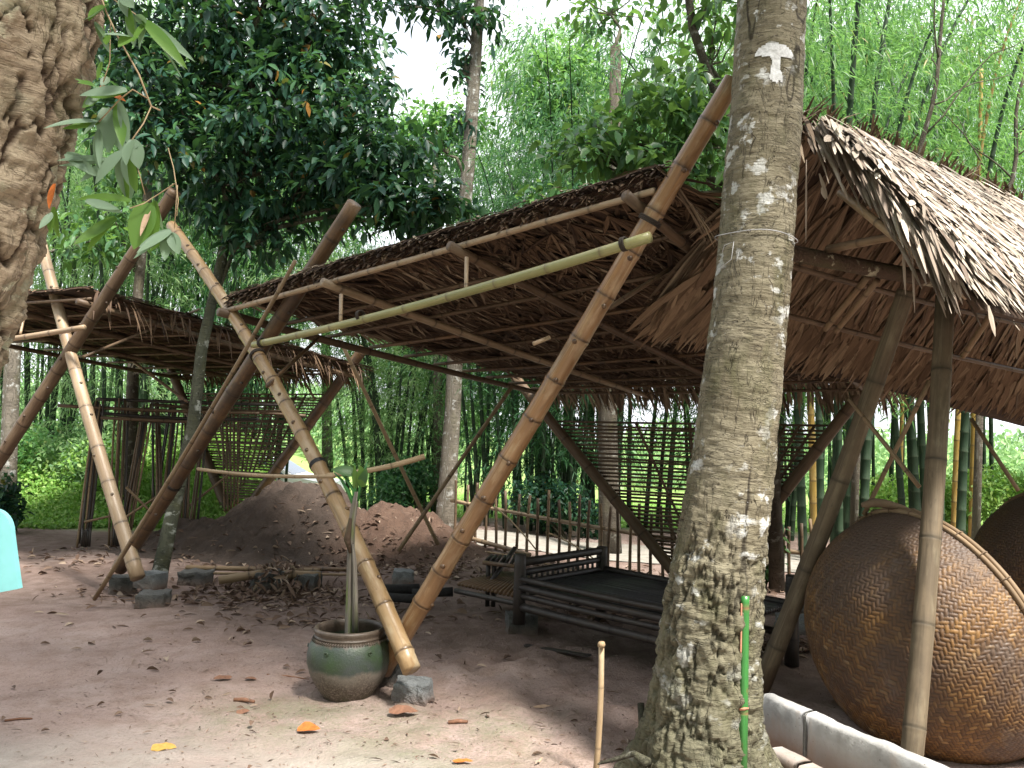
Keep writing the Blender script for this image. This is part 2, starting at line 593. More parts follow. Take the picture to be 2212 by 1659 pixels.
def join(geos):
    vs, fs, uvs, ats, off = [], {}, [], {}, 0
    keys = set()
    for g in geos:
        keys |= set((g.get('attrs') or {}).keys())
    for g in geos:
        v = np.asarray(g['v'], float)
        vs.append(v)
        for f in (g['f'] if isinstance(g['f'], list) else [g['f']]):
            f = np.asarray(f, np.int64)
            if len(f):
                fs.setdefault(f.shape[1], []).append(f + off)
        uvs.append(np.asarray(g['uv']) if g.get('uv') is not None else np.zeros((len(v), 2)))
        for k in keys:
            a = (g.get('attrs') or {}).get(k)
            ats.setdefault(k, []).append(np.asarray(a) if a is not None else np.zeros(len(v)))
        off += len(v)
    return dict(v=np.concatenate(vs), f=[np.concatenate(x) for x in fs.values()], uv=np.concatenate(uvs),
                attrs={k: np.concatenate(x) for k, x in ats.items()})


def frame(d):
    d = d / np.linalg.norm(d)
    a = np.array([0, 0, 1.]) if abs(d[2]) < .95 else np.array([1., 0, 0])
    x = np.cross(a, d)
    x /= np.linalg.norm(x)
    y = np.cross(d, x)
    return x, y, d


def sweep(path, radii, sides=10, caps=True, ring=None, jitter=0, seed=0):
    """tube along a path; uv in metres; ring: per row stain"""
    P = np.asarray(path, float)
    n = len(P)
    rad = np.asarray(radii, float) * np.ones(n)
    T = np.gradient(P, axis=0)
    T /= np.linalg.norm(T, axis=1)[:, None] + 1e-12
    x, y, _ = frame(T[0])
    th = np.linspace(0, 2 * np.pi, sides, endpoint=False)
    s = np.concatenate([[0], np.cumsum(np.linalg.norm(np.diff(P, axis=0), axis=1))])
    rows, uvs = [], []
    for i in range(n):
        x = x - T[i] * (x @ T[i])
        x /= np.linalg.norm(x)
        y = np.cross(T[i], x)
        rr = rad[i]
        if jitter:
            q = np.c_[np.cos(th) * 2, np.sin(th) * 2, np.full(sides, s[i] * 6)]
            rr = rr * (1 + jitter * (vn(q, seed) - .5))[:, None]
        rows.append(P[i] + rr * (np.cos(th)[:, None] * x + np.sin(th)[:, None] * y))
        uvs.append(np.c_[th * rad.mean(), np.full(sides, s[i])])
    v = np.concatenate(rows)
    uv = np.concatenate(uvs) + np.array([seed * .37 % 5, seed * 1.91 % 7])
    i = np.arange(n - 1)[:, None] * sides
    j = np.arange(sides)[None]
    k = (j + 1) % sides
    f4 = np.stack([i + j, i + k, i + k + sides, i + j + sides], -1).reshape(-1, 4)
    f = [f4]
    rg = np.repeat(np.zeros(n) if ring is None else np.asarray(ring, float), sides)
    if caps:
        nv = len(v)
        v = np.concatenate([v, P[:1], P[-1:]])
        uv = np.concatenate([uv, uv[:1], uv[-1:]])
        rg = np.concatenate([rg, [rg[0], rg[-1]]])
        j = np.arange(sides)
        k = (j + 1) % sides
        f.append(np.stack([np.full(sides, nv), k, j], -1))
        f.append(np.stack([np.full(sides, nv + 1), (n - 1) * sides + j, (n - 1) * sides + k], -1))
    return dict(v=v, f=f, uv=uv, attrs={'ring': rg})


_ps = [0]


def pole(a, b, r0, r1=None, inter=.30, bow=(0, 0, 0), sides=14, swell=.07, hollow=True, knots=False, phase=None):
    """a bamboo pole from a to b with swollen, stained nodes and open cut ends"""
    _ps[0] += 1
    seed = _ps[0]
    rr = random.Random(seed)
    a, b, bow = np.array(a, float), np.array(b, float), np.array(bow, float)
    r1 = r0 if r1 is None else r1
    Lh = np.linalg.norm(b - a)
    st = [(0., 1., 0.)]
    s = inter * (rr.uniform(.3, .9) if phase is None else phase)
    R0 = (r0 + r1) / 2
    while s < Lh - .03:
        w = min(.012, R0 * .45)
        st += [(s - w * 2.4, 1., .0), (s - w * 1.1, 1 + swell * .7, .12), (s - w * .45, 1 + swell, .5), (s - w * .1, 1 - swell * .15, 1.), (s + w * .35, 1 + swell * .9, .75),
               (s + w * 1.1, 1 + swell * .25, .35), (s + w * 2.6, 1., .0)]
        st.append((s + inter * .5, .985, 0))
        s += inter * rr.uniform(.88, 1.14)
    st = [q for q in st if 0 <= q[0] < Lh - .004]
    st.append((Lh, 1., 0))
    st.sort(key=lambda q: q[0])
    u = np.array([q[0] for q in st]) / Lh
    path = a + (b - a) * u[:, None] + bow * (4 * u * (1 - u))[:, None]
    rad = np.array([q[1] for q in st]) * (r0 + (r1 - r0) * u)
    ring = [q[2] for q in st]
    if hollow:
        d0 = (path[1] - path[0])
        d0 /= np.linalg.norm(d0)
        d1 = (path[-1] - path[-2])
        d1 /= np.linalg.norm(d1)
        path = np.concatenate([[path[0] + d0 * r0 * .9, path[0] + d0 * 1e-4], path, [path[-1] - d1 * 1e-4, path[-1] - d1 * r1 * .9]])
        rad = np.concatenate([[r0 * .70, r0 * .80], rad, [r1 * .80, r1 * .70]])
        ring = [1., .35] + ring + [.35, 1.]
    g = sweep(path, rad, sides, True, ring, .03, seed)
    if knots:
        gs = [g]
        x, y, dd = frame(b - a)
        s = inter
        k = 0
        while s < Lh - .2:
            s += inter * rr.uniform(.9, 1.1)
            if s > Lh - .1:
                break
            ang = rr.uniform(-.8, .8) + (0 if k % 2 else .5)
            front = np.array([0, -1., .1])
            front -= dd * (front @ dd)
            front /= np.linalg.norm(front)
            side = np.cross(dd, front)
            e = front * math.cos(ang) + side * math.sin(ang)
            u_ = s / Lh
            c = a + (b - a) * u_ + bow * 4 * u_ * (1 - u_)
            rad_ = r0 + (r1 - r0) * u_
            gs.append(sweep([c + e * rad_ * .8, c + e * (rad_ * 1.06), c + e * (rad_ * 1.14 + .004)] , [.016, .014, .006], 7, True, [1, 1, 1], .3, seed + k))
            k += 1
        g = join(gs)
    return g


def box(c, sx, sy, sz, rot=0, seed=0, rough=.0, cuts=1, lean=0):
    """rough hewn block standing on its base point c"""
    n = cuts + 1
    lin = np.linspace(-.5, .5, n + 1)
    idx, vs, fs = {}, [], []

    def vid(p):
        key = tuple(np.round(p, 5))
        if key not in idx:
            idx[key] = len(vs)
            vs.append(p)
        return idx[key]
    for ax in range(3):
        for sgn in (-.5, .5):
            for i in range(n):
                for j in range(n):
                    q = []
                    for (da, db) in ((0, 0), (1, 0), (1, 1), (0, 1)):
                        p = [0, 0, 0]
                        p[ax] = sgn
                        p[(ax + 1) % 3] = lin[i + da]
                        p[(ax + 2) % 3] = lin[j + db]
                        q.append(vid(p))
                    fs.append(q if sgn > 0 else q[::-1])
    v = np.array(vs)
    # round the edges a little
    e = np.sort(np.abs(v), axis=1)
    k = sst(.35, .5, e[:, 1])
    v = v * (1 - .045 * k[:, None] * (1 if cuts > 1 else 0))
    v = v * np.array([sx, sy, sz])
    if rough:
        q = v * (3.2 / max(sx, sy, sz))
        for ax in range(3):
            v[:, ax] += (fbm(q + 9.1 * ax, seed * 7 + ax, 4) - .5) * rough * 2
    v[:, 0] += lean * v[:, 2]
    ca, sa = math.cos(rot), math.sin(rot)
    v = np.c_[v[:, 0] * ca - v[:, 1] * sa, v[:, 0] * sa + v[:, 1] * ca, v[:, 2] + sz / 2]
    return dict(v=v + np.array(c), f=np.array(fs), uv=v[:, :2], smooth=False)


def lathe(c, prof, sides=64, jit=None):
    pr = np.array(prof, float)
    th = np.linspace(0, 2 * np.pi, sides, endpoint=False)
    rows = []
    for (r, z) in pr:
        rows.append(np.c_[r * np.cos(th), r * np.sin(th), np.full(sides, z)])
    v = np.concatenate(rows)
    if jit:
        q = v * 7
        s = 1 + (fbm(q, 5, 3) - .5) * jit
        v[:, :2] *= s[:, None]
    n = len(pr)
    i = np.arange(n - 1)[:, None] * sides
    j = np.arange(sides)[None]
    k = (j + 1) % sides
    f = np.stack([i + j, i + k, i + k + sides, i + j + sides], -1).reshape(-1, 4)
    return dict(v=v + np.array(c), f=f, uv=v[:, :2])


def nrm(a):
    return a / (np.linalg.norm(a, axis=-1, keepdims=True) + 1e-12)


def leaves(pos, d, nor, Ln, W, kind='rhomb', fold=.25, droop=.25):
    """many leaf faces: base point, direction, face normal, length, width"""
    pos, d, nor = np.asarray(pos, float), nrm(np.asarray(d, float)), np.asarray(nor, float)
    n = len(pos)
    Ln = (np.asarray(Ln, float) * np.ones(n))[:, None]
    W = (np.asarray(W, float) * np.ones(n))[:, None]
    side = nrm(np.cross(d, nor))
    up = nrm(np.cross(side, d))
    dn = np.array([0, 0, -1.])
    if kind == 'rhomb':
        b = pos
        l = pos + d * Ln * .38 + side * W * .5 + up * W * fold
        r = pos + d * Ln * .38 - side * W * .5 + up * W * fold
        tp = pos + d * Ln + dn * Ln * droop
        mid = pos + d * Ln * .42 + dn * Ln * droop * .15
        v = np.stack([b, l, mid, r, tp], 1).reshape(-1, 3)
        o = np.arange(n)[:, None] * 5
        f = np.concatenate([o + np.array([0, 2, 1]), o + np.array([1, 2, 4]), o + np.array([0, 3, 2]), o + np.array([2, 3, 4])])
        uv = np.tile(np.array([[.5, 0], [0, .4], [.5, .4], [1, .4], [.5, 1]]), (n, 1))
        return dict(v=v, f=f, uv=uv)
    # broad leaf: base, two rows of three, tip
    def row(s, w, sag):
        c = pos + d * Ln * s + dn * Ln * droop * sag
        return [c + side * W * w + up * W * fold * w * 2, c, c - side * W * w + up * W * fold * w * 2]
    r1, r2, r3 = row(.22, .36, .03), row(.5, .5, .16), row(.78, .30, .5)
    tp = pos + d * Ln * .99 + dn * Ln * droop
    v = np.stack([pos] + r1 + r2 + r3 + [tp], 1).reshape(-1, 3)
    o = np.arange(n)[:, None] * 11
    tri = [(0, 2, 1), (0, 3, 2), (7, 8, 10), (8, 9, 10)]
    quad = [(1, 2, 5, 4), (2, 3, 6, 5), (4, 5, 8, 7), (5, 6, 9, 8)]
    f3 = np.concatenate([o + np.array(q) for q in tri])
    f4 = np.concatenate([o + np.array(q) for q in quad])
    uv = np.tile(np.array([[.5, 0]] + [[x, s] for s in (.22, .5, .78) for x in (0, .5, 1)] + [[.5, 1]]), (n, 1))
    return dict(v=v, f=[f3, f4], uv=uv)


def rdir(n, up=0., spread=1.):
    d = rng.normal(size=(n, 3)) * spread
    d[:, 2] += up
    return nrm(d)


# ------------------------------------------------------------------ ground
def H(x, y):
    x, y = np.asarray(x, float), np.asarray(y, float)
    far = -.9 * sst(13.5, 22, y) * sst(-7.5, -2.5, x + (y - 13) * .12)
    bank = .35 * sst(12, 15, y) * (1 - sst(-5.0, -3.0, x + (y - 12) * .1))
    dip = -.12 * sst(7.6, 9.5, y) * sst(-.2, 1.2, x)
    return far + bank + dip


def Hf(x, y):
    p = np.c_[np.ravel(x), np.ravel(y), np.zeros(np.size(x))]
    h = H(p[:, 0], p[:, 1])
    near = 1 - sst(11, 16, np.hypot(p[:, 0], p[:, 1]))
    trod = np.exp(-(((p[:, 0] - .6) / 1.9) ** 2 + ((p[:, 1] - 5.4) / 1.3) ** 2))
    h = h + near * ((fbm(p * 1.1, 3, 3) - .5) * .05 + (fbm(p * 5, 11, 3) - .5) * (.020 + .10 * trod) + (fbm(p * 16, 23, 2) - .5) * (.010 + .034 * trod))
    # shallow wheel ruts crossing the corner nearest the camera
    w = p[:, 0] * .55 + p[:, 1] * .83
    h = h + near * .012 * np.sin(w * 9) * np.exp(-((p[:, 1] - 3.6) / .7) ** 2) * (1 - sst(-.6, .2, p[:, 0]))
    return h.reshape(np.shape(x))


def zground(x, y):
    return float(Hf(np.array([x]), np.array([y]))[0])


u = np.linspace(-1, 1, 420)
xs = np.sinh(u * 5.6) * 1.35
xs = xs / xs[-1] * 160
w = np.linspace(0, 1, 520)
ys = 2.2 + (np.exp(w * 5.3) - 1) / (math.exp(5.3) - 1) * 270
ys = np.concatenate([[-40, -20, -10, -5, -2, 0, 1, 1.7], ys])
X, Y = np.meshgrid(xs, ys)
Z = Hf(X, Y)
nx, ny = len(xs), len(ys)
idx = np.arange(nx * ny).reshape(ny, nx)
f = np.stack([idx[:-1, :-1], idx[:-1, 1:], idx[1:, 1:], idx[1:, :-1]], -1).reshape(-1, 4)
xf, yf = X.ravel(), Y.ravel()
q2 = np.c_[xf * .9, yf * .9, 0 * xf]
wob = (fbm(q2, 41, 4) - .5) * 1.5
grey = sst(.15, .75, (4.55 - yf) + wob * .6 - .55 * np.maximum(xf + .9, 0))
moss = np.exp(-((yf - 4.25 + .06 * xf + wob * .25) / .42) ** 2) * (1 - sst(.0, .5, xf)) * sst(-2.1, -1.2, xf)
moss = np.maximum(moss, np.exp(-(((xf + .25) / .55) ** 2 + ((yf - 3.95) / .30) ** 2)))
# shade under the roofs, painted into the earth colour
roof_shade = sst(4.9, 6.0, yf + wob * .5 + .30 * xf) * (1 - sst(10.6, 12.0, yf + wob * .4)) * .75
lawn = np.maximum(sst(13.2, 15.5, yf + wob), sst(11.3, 11.8, yf + wob * .2) * (1 - sst(-3.6, -3.0, xf)))
ground = put('ground', dict(v=np.c_[xf, yf, Z.ravel()], f=f, attrs=dict(grey=grey, moss=moss, roof_shade=roof_shade, lawn=lawn)), 'ground')
tag(ground, 'reddish trodden earth yard with mossy patches', None, None, 'structure')

# pale path beyond the fence
px_, py_ = np.meshgrid(np.linspace(-.6, 9, 90), np.linspace(0, 1, 14))
yc = 11.6 - .20 * px_ + .08 * np.sin(px_ * 1.3)
py2 = yc + (py_ - .5) * 1.7
pz_ = Hf(px_.ravel(), py2.ravel()) + .012
idx = np.arange(px_.size).reshape(px_.shape)
f = np.stack([idx[:-1, :-1], idx[:-1, 1:], idx[1:, 1:], idx[1:, :-1]], -1).reshape(-1, 4)
M['path'] = flat('pale dusty path', (.27, .25, .22), .9, .2, 0, .25, 7, .4)
pa = put('path', dict(v=np.c_[px_.ravel(), py2.ravel(), pz_], f=f), 'path')
tag(pa, 'pale dusty path beyond the picket fence', None, None, 'structure')

# dirt mound
def mound_h(x, y):
    p = np.c_[x, y, 0 * x]
    c1 = np.array(at(650, 1060, 10.2))
    a = np.exp(-(((x - c1[0]) / .95) ** 2 + ((y - 10.2) / .8) ** 2)) * .92
    a2 = np.exp(-(((x - c1[0] + 1.15) / .8) ** 2 + ((y - 10.0) / .7) ** 2)) * .34
    c2 = at(850, 1110, 9.9)
    b = np.exp(-(((x - c2.x) / .78) ** 2 + ((y - 10.3) / .75) ** 2)) * .56
    h = np.maximum(np.maximum(a, b * .98), a2) + .25 * np.minimum(a, b) + .15 * np.minimum(a, a2)
    h = np.minimum(h, .84 + .05 * (h - .84))
    h += (fbm(p * 3.2, 77, 5, .6) - .5) * .32 * sst(.03, .3, h) + (fbm(p * 12, 79, 3) - .5) * .12 * sst(.05, .2, h)
    return h - .06


gx, gy = np.meshgrid(np.linspace(-6.2, 1.2, 260), np.linspace(7.6, 12.8, 180))
hz = mound_h(gx.ravel(), gy.ravel()) + H(gx.ravel(), gy.ravel())
idx = np.arange(gx.size).reshape(gx.shape)
f = np.stack([idx[:-1, :-1], idx[:-1, 1:], idx[1:, 1:], idx[1:, :-1]], -1).reshape(-1, 4)
hm = mound_h(gx.ravel(), gy.ravel())
keep = (hm[f] > -.045).any(axis=1)
f = f[keep]
fresh = sst(at(760, 1100, 10).x - .2, at(800, 1100, 10).x + .15, gx.ravel() + (fbm(np.c_[gx.ravel() * 2, gy.ravel() * 2, 0 * hz], 5, 3) - .5) * .8)
used, inv = np.unique(f, return_inverse=True)
vv = np.c_[gx.ravel(), gy.ravel(), hz][used]
mo = put('dirt_mound', dict(v=vv, f=inv.reshape(f.shape), attrs=dict(fresh=fresh[used])), 'mound', None, at(650, 1180, 9.8))
tag(mo, 'heap of dark and reddish earth behind the bamboo logs', 'mound')


# ------------------------------------------------------------------ thatch
def blades(roots, dirs, nors, Ln, W, sag=.12, fold=.3, twist=None, end=.12):
    """strips: root, direction, surface normal, length, width -> tapering folded palm blades"""
    roots, dirs, nors = np.asarray(roots, float), nrm(np.asarray(dirs, float)), nrm(np.asarray(nors, float))
    n = len(roots)
    Ln = (np.asarray(Ln, float) * np.ones(n))[:, None]
    W = (np.asarray(W, float) * np.ones(n))[:, None]
    sag = (np.asarray(sag, float) * np.ones(n))[:, None]
    side = nrm(np.cross(dirs, nors))
    up = nrm(np.cross(side, dirs))
    rows = []
    for s, w in ((0, .35), (.4, 1.), (.75, .8), (1., end)):
        c = roots + dirs * Ln * s + np.array([0, 0, -1.]) * Ln * sag * s * s
        rows += [c + side * W * w * .5, c + up * W * fold * w * .5, c - side * W * w * .5]
    v = np.stack(rows, 1).reshape(-1, 3)
    o = np.arange(n)[:, None] * 12
    fs = []
    for r in range(3):
        for k in (0, 1):
            fs.append(o + np.array([r * 3 + k, r * 3 + k + 1, r * 3 + 4 + k, r * 3 + 3 + k]))
    u0 = rng.random(n) * 40
    uv = np.stack([np.stack([u0 + np.float64(k) * W[:, 0] * .5, u0 * 1.7 + s * Ln[:, 0]], -1) for s in (0, .4, .75, 1.) for k in (0, 1, 2)], 1).reshape(-1, 2)
    return dict(v=v, f=np.concatenate(fs), uv=uv)


def patch(c00, c10, c11, c01, bulge=0):
    """bilinear roof: c00 top start, c10 top end, c11 eave end, c01 eave start; P(u along, v down)"""
    A = [np.array(c, float) for c in (c00, c10, c11, c01)]

    def P(u, v):
        u, v = np.asarray(u, float)[..., None], np.asarray(v, float)[..., None]
        p = A[0] * (1 - u) * (1 - v) + A[1] * u * (1 - v) + A[2] * u * v + A[3] * (1 - u) * v
        p = p + np.array([0, 0, 1.]) * (bulge * 4 * v * (1 - v))
        return p

    def D(u, v):
        e = 1e-3
        return nrm(P(u, v + e) - P(u, v - e)), nrm(P(u + e, v) - P(u - e, v))
    return P, D


def fans(P, D, nu, nv, nb, Ln, W, spread, off, jit, over=.0, sag=.05, v0=0., v1=1., sgn=1, lean=0., pitch=.07, u0=0.):
    us, vs = np.meshgrid((np.arange(nu) + .5) / nu, v0 + (v1 - v0) * (np.arange(nv) + .5) / nv)
    us = us + ((np.arange(nv) % 2) * .5 / nu)[:, None]
    us = u0 + (1 - u0) * us
    us = np.clip(us.ravel() + rng.normal(size=us.size) * .3 / nu, 0.004, .996)
    vs = np.clip(vs.ravel() + rng.normal(size=vs.size) * .22 / nv, 0, 1)
    k = len(us)
    fl = rng.normal(size=k) * spread * .45
    us, vs, fl = np.repeat(us, nb), np.repeat(vs, nb), np.repeat(fl, nb)
    ang = np.tile(np.linspace(-1, 1, nb), k) * spread + fl + lean + rng.normal(size=k * nb) * spread * .18
    d, e = D(us, vs)
    nor = nrm(np.cross(e, d)) if sgn > 0 else nrm(np.cross(d, e))
    nor = np.where(nor[:, 2:3] < 0, -nor, nor)
    dirs = d * np.cos(ang)[:, None] + e * np.sin(ang)[:, None]
    off_ = np.repeat(off + rng.normal(size=k) * jit, nb) + rng.normal(size=k * nb) * .004
    roots = P(us, vs) + nor * off_[:, None]
    dirs = dirs + nor * (pitch * sgn * -1 + rng.normal(size=(k * nb, 1)) * .03)
    return blades(roots, dirs, nor, Ln * rng.uniform(.75, 1.2, k * nb), W * rng.uniform(.7, 1.25, k * nb), sag)


def sheet(P, D, n=24, m=24, th=.03, up=.0, wob=.02, seed=1):
    u, v = np.meshgrid(np.linspace(.01, .99, n), np.linspace(.0, .975, m))
    u, v = u.ravel(), v.ravel()
    p = P(u, v)
    d, e = D(u, np.clip(v, .002, .998))
    nor = np.cross(e, d)
    nor = np.where(nor[:, 2:3] < 0, -nor, nor)
    w_ = (fbm(p * 5, seed, 3) - .5)[:, None] * wob * 2
    a = p + nor * (up + w_)
    b = p + nor * (up + th + w_)
    vv = np.concatenate([a, b])
    i = np.arange(n * m).reshape(m, n)
    q = np.stack([i[:-1, :-1], i[:-1, 1:], i[1:, 1:], i[1:, :-1]], -1).reshape(-1, 4)
    fs = [q, q[:, ::-1] + n * m]
    for ed in (i[0, :], i[-1, :], i[:, 0], i[:, -1]):
        fs.append(np.stack([ed[:-1], ed[1:], ed[1:] + n * m, ed[:-1] + n * m], -1))
    return dict(v=vv, f=np.concatenate(fs), uv=np.concatenate([np.c_[u, v]] * 2))


def lerp(a, b, t_):
    return V(a) * (1 - t_) + V(b) * t_


def bundle(name, mat, parent, items):
    for g in items:
        put(name, g, mat, parent)


def ties(parent, pts, r, mat='tie', name='lashing'):
    for p, d in pts:
        d = np.array(d, float)
        x, y, d = frame(d)
        c = np.array(p, float)
        th = np.linspace(0, 2 * np.pi, 17)
        gs = []
        for k in (-1, 0, 1):
            path = c + d * k * .009 + r * 1.08 * (np.cos(th)[:, None] * x + np.sin(th)[:, None] * y)
            gs.append(sweep(path, .005, 5, False))
        put(name, join(gs), mat, parent)


def woven(parent, la, lb, ra, rb, z0, z1, pitch, verts=(), back=.05, mat='bamboo_grey', w=.026):
    """slats strung between two arms of a V, with a few upright laths"""
    la, lb, ra, rb = map(V, (la, lb, ra, rb))
    gs = []
    nrmv = np.cross(np.array(ra - la), np.array(lb - la))
    nrmv = nrmv / np.linalg.norm(nrmv)
    if nrmv[1] < 0:
        nrmv = -nrmv
    rr = random.Random(3)
    z = z1
    k = 0

    def on(a, b, z):
        return lerp(a, b, (z - a.z) / (b.z - a.z))
    while z > z0:
        a, b = on(la, lb, z + rr.uniform(-.006, .006)), on(ra, rb, z + rr.uniform(-.006, .006))
        off = V(nrmv) * (back + (.006 if k % 2 else -.006))
        dv = (b - a).normalized()
        gs.append(pole(a + off - dv * .03, b + off + dv * .05, w * .5, w * .45, .4, (0, 0, rr.uniform(-.012, .012)), 6, .05, False))
        z -= pitch * rr.uniform(.85, 1.15)
        k += 1
    for (sx, zt, sx2, zb) in verts:
        pa = lerp(on(la, lb, zt), on(ra, rb, zt), sx)
        pb = lerp(on(la, lb, zb), on(ra, rb, zb), sx2)
        gs.append(pole(pa + V(nrmv) * back, pb + V(nrmv) * back, w * .55, w * .5, .35, (0, 0, 0), 6, .05, False))
    put('woven_panel', join(gs), mat, parent)


# ------------------------------------------------------------------ middle shelter
FL, FR = at(482, 664, 6.25), at(1432, 392, 3.97)
fr_dir = V((FR.x - FL.x, FR.y - FL.y, 0)).normalized()
back_dir = V((-fr_dir.y, fr_dir.x, 0))
BL, BR = at(1192, 846, 9.6), at(1925, 838, 7.45)
sh = thing('thatched_shelter', 'large flat thatched shelter over the bamboo bed, on crossed golden bamboo posts', 'shelter', gp(868, 1500))
A0, A1 = at(889, 1447, 4.47), at(370, 487, 7.0)
B0, B1 = at(826, 1448, 4.8), at(1585, 172, 3.86)
pA = put('post', pole(A0, A1, .051, .0445, .285, V((.115, 0, .015)), 18, .095, True, True), 'bamboo_gold', sh)
tag(pA, 'pale gold bamboo post leaning left with a black strap')
pB = put('post', pole(B0, B1, .056, .047, .245, (0, 0, 0), 18, .095, True, True), 'bamboo_orange', sh)
tag(pB, 'orange brown bamboo post leaning right')
# black strap round the pale post
def on_post(a, b, bow, px):
    best = None
    for k in range(400):
        u_ = k / 399
        p = V(a) * (1 - u_) + V(b) * u_ + V(bow) * 4 * u_ * (1 - u_)
        d = p - CAM
        sx = CX + F_PX * d.dot(_Rr) / d.dot(_F0)
        if best is None or abs(sx - px) < best[0]:
            best = (abs(sx - px), u_, p)
    return best[1], best[2]
us_, ps_ = on_post(A0, A1, (.115, 0, .015), 686)
xx, yy, dd_ = frame(np.array(A1 - A0))
th = np.linspace(0, 2 * np.pi, 25)
strap = join([sweep(np.array(ps_) + dd_ * k + .0515 * (np.cos(th)[:, None] * xx + np.sin(th)[:, None] * yy), .0042, 6, False) for k in (-.012, -.004, .004, .012)])
put('strap', strap, 'strap', sh)
P2, D2 = patch(FL, FR, BR, BL)
def rp(u_, v_, dz=0):
    p = P2(np.array(u_), np.array(v_))
    return V(p) + V((0, 0, dz))
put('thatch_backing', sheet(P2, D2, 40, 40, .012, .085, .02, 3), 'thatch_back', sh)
under = fans(P2, D2, 30, 25, 11, .33, .024, .55, .066, .010, sag=.03, sgn=1, pitch=-.05)
put('thatch', under, 'thatch_brown', sh)
top = fans(P2, D2, 40, 16, 6, .45, .03, .3, .11, .012, sag=.03, sgn=1, pitch=.05)
fr_ = np.linspace(.0, 1, 420)
d_, e_ = D2(fr_, np.full(420, .01))
rt = P2(fr_, np.full(420, .02)) + np.array([0, 0, .122]) + rng.normal(size=(420, 3)) * .012
fringe_front = blades(rt, -d_ * .6 + e_ * rng.normal(size=(420, 1)) * .9 + np.array([0, 0, -.1]), np.tile([0, 0, 1.], (420, 1)), rng.uniform(.05, .13, 420), .022, .3)
n_ = 330
u_ = rng.random(n_)
d_, e_ = D2(u_, np.full(n_, .98))
bk = blades(P2(u_, np.full(n_, .97)) + np.array([0, 0, .05]) + rng.normal(size=(n_, 3)) * .02, d_ + e_ * rng.normal(size=(n_, 1)) * .35 + np.array([0, 0, -.5]), np.tile([0, 0, 1.], (n_, 1)), rng.uniform(.14, .34, n_), .03, .5)
n_ = 150
v_ = rng.random(n_)
d_, e_ = D2(np.full(n_, .98), v_)
rs = blades(P2(np.full(n_, .985), v_) + np.array([0, 0, .08]) + rng.normal(size=(n_, 3)) * .02, e_ * .7 + d_ * rng.uniform(.2, 1.2, (n_, 1)) + np.array([0, 0, -.35]), np.tile([0, 0, 1.], (n_, 1)), rng.uniform(.12, .34, n_), .022, .8)
put('thatch_topping', join([top, fringe_front, bk, rs]), 'thatch_grey', sh)
n_ = 1500
u_ = rng.random(n_)
d_, e_ = D2(u_, np.full(n_, .01))
hh_ = rng.uniform(.03, .125, n_)
put('thatch_lip', blades(P2(u_, np.full(n_, .012)) + np.c_[0 * hh_, 0 * hh_, hh_] - d_ * .0, -d_ * rng.uniform(.2, .9, (n_, 1)) + e_ * rng.normal(size=(n_, 1)) * .7 + np.array([0, 0, -.25]), np.tile([0, 0, 1.], (n_, 1)), rng.uniform(.03, .085, n_), rng.uniform(.010, .026, n_), .3), 'thatch_brown', sh)
# rafters run front to back, purlins across
for k, u_ in enumerate((.012, .335, .64, .955)):
    a, b = rp(u_, -.015, -.055), rp(u_, 1.0, -.055)
    put('rafter', pole(a, b, .030 if k else .034, .026, .33, (0, 0, -.02), 10, .06), 'bamboo_brown' if k != 1 else 'bamboo_tan', sh)
for k, v_ in enumerate((.005, .12, .235, .345, .45, .545, .64, .73, .82, .91, .985)):
    a, b = rp(-.005 if k % 3 else .0, v_, -.022 - .002 * (k % 2)), rp(.985 + .02 * (k % 2), v_, -.022)
    put('purlin', pole(a, b, .021 if k == 0 else .0165, .018 if k == 0 else .014, .30, (0, 0, random.uniform(-.015, .015)), 9, .06), 'bamboo_tan' if k == 0 else ('bamboo_brown' if k % 3 else 'bamboo_dark'), sh)
# pole tied across the two front posts, with hangers up to the roof edge
G0, G1 = at(548, 745, 5.72), at(1404, 512, 3.83)
cb = put('crossbar', pole(G0, G1, .0235, .027, .34, (0, 0, -.03), 14, .05), 'bamboo_green', sh)
tag(cb, 'greenish bamboo pole tied across the front posts')
for (px, y0, y1, yy_) in ((737, 636, 703, 5.15), (1008, 556, 628, 4.62)):
    put('hanger', pole(at(px, y0, yy_ + .05), at(px - 1, y1, yy_), .0125, .012, .2, (0, 0, 0), 9, .04, False), 'bamboo_tan', sh)
# back V with its woven panel
WB = at(1478, 1262, 8.55)
W1 = at(1112, 815, 9.62)
X0, X1 = at(1540, 1262, 8.4), at(1868, 838, 7.6)
put('rear_post', pole(WB, W1, .062, .058, .45, (0, 0, 0), 12, .05), 'bamboo_brown', sh)
put('rear_post', pole(X0, X1, .058, .055, .45, (0, 0, 0), 12, .05), 'bamboo_brown', sh)
vs_ = [(.98 - .045 * k, 1.62, .98 - .045 * k, 1.05 - .035 * k) for k in range(11)]
vs_ = [(a, 1.62, a, max(.18, min(1.5, b))) for (a, _, a2, b) in vs_]
vs_ += [(.33, 1.62, .44, .45), (.62, 1.55, .36, .55)]
vs_ += [(.30 + .075 * k, .62, .32 + .07 * k, .12) for k in range(9)]
woven(sh, WB, W1, X0, X1, 0.08, 1.62, .042, vs_, .07, 'bamboo_brown', .028)
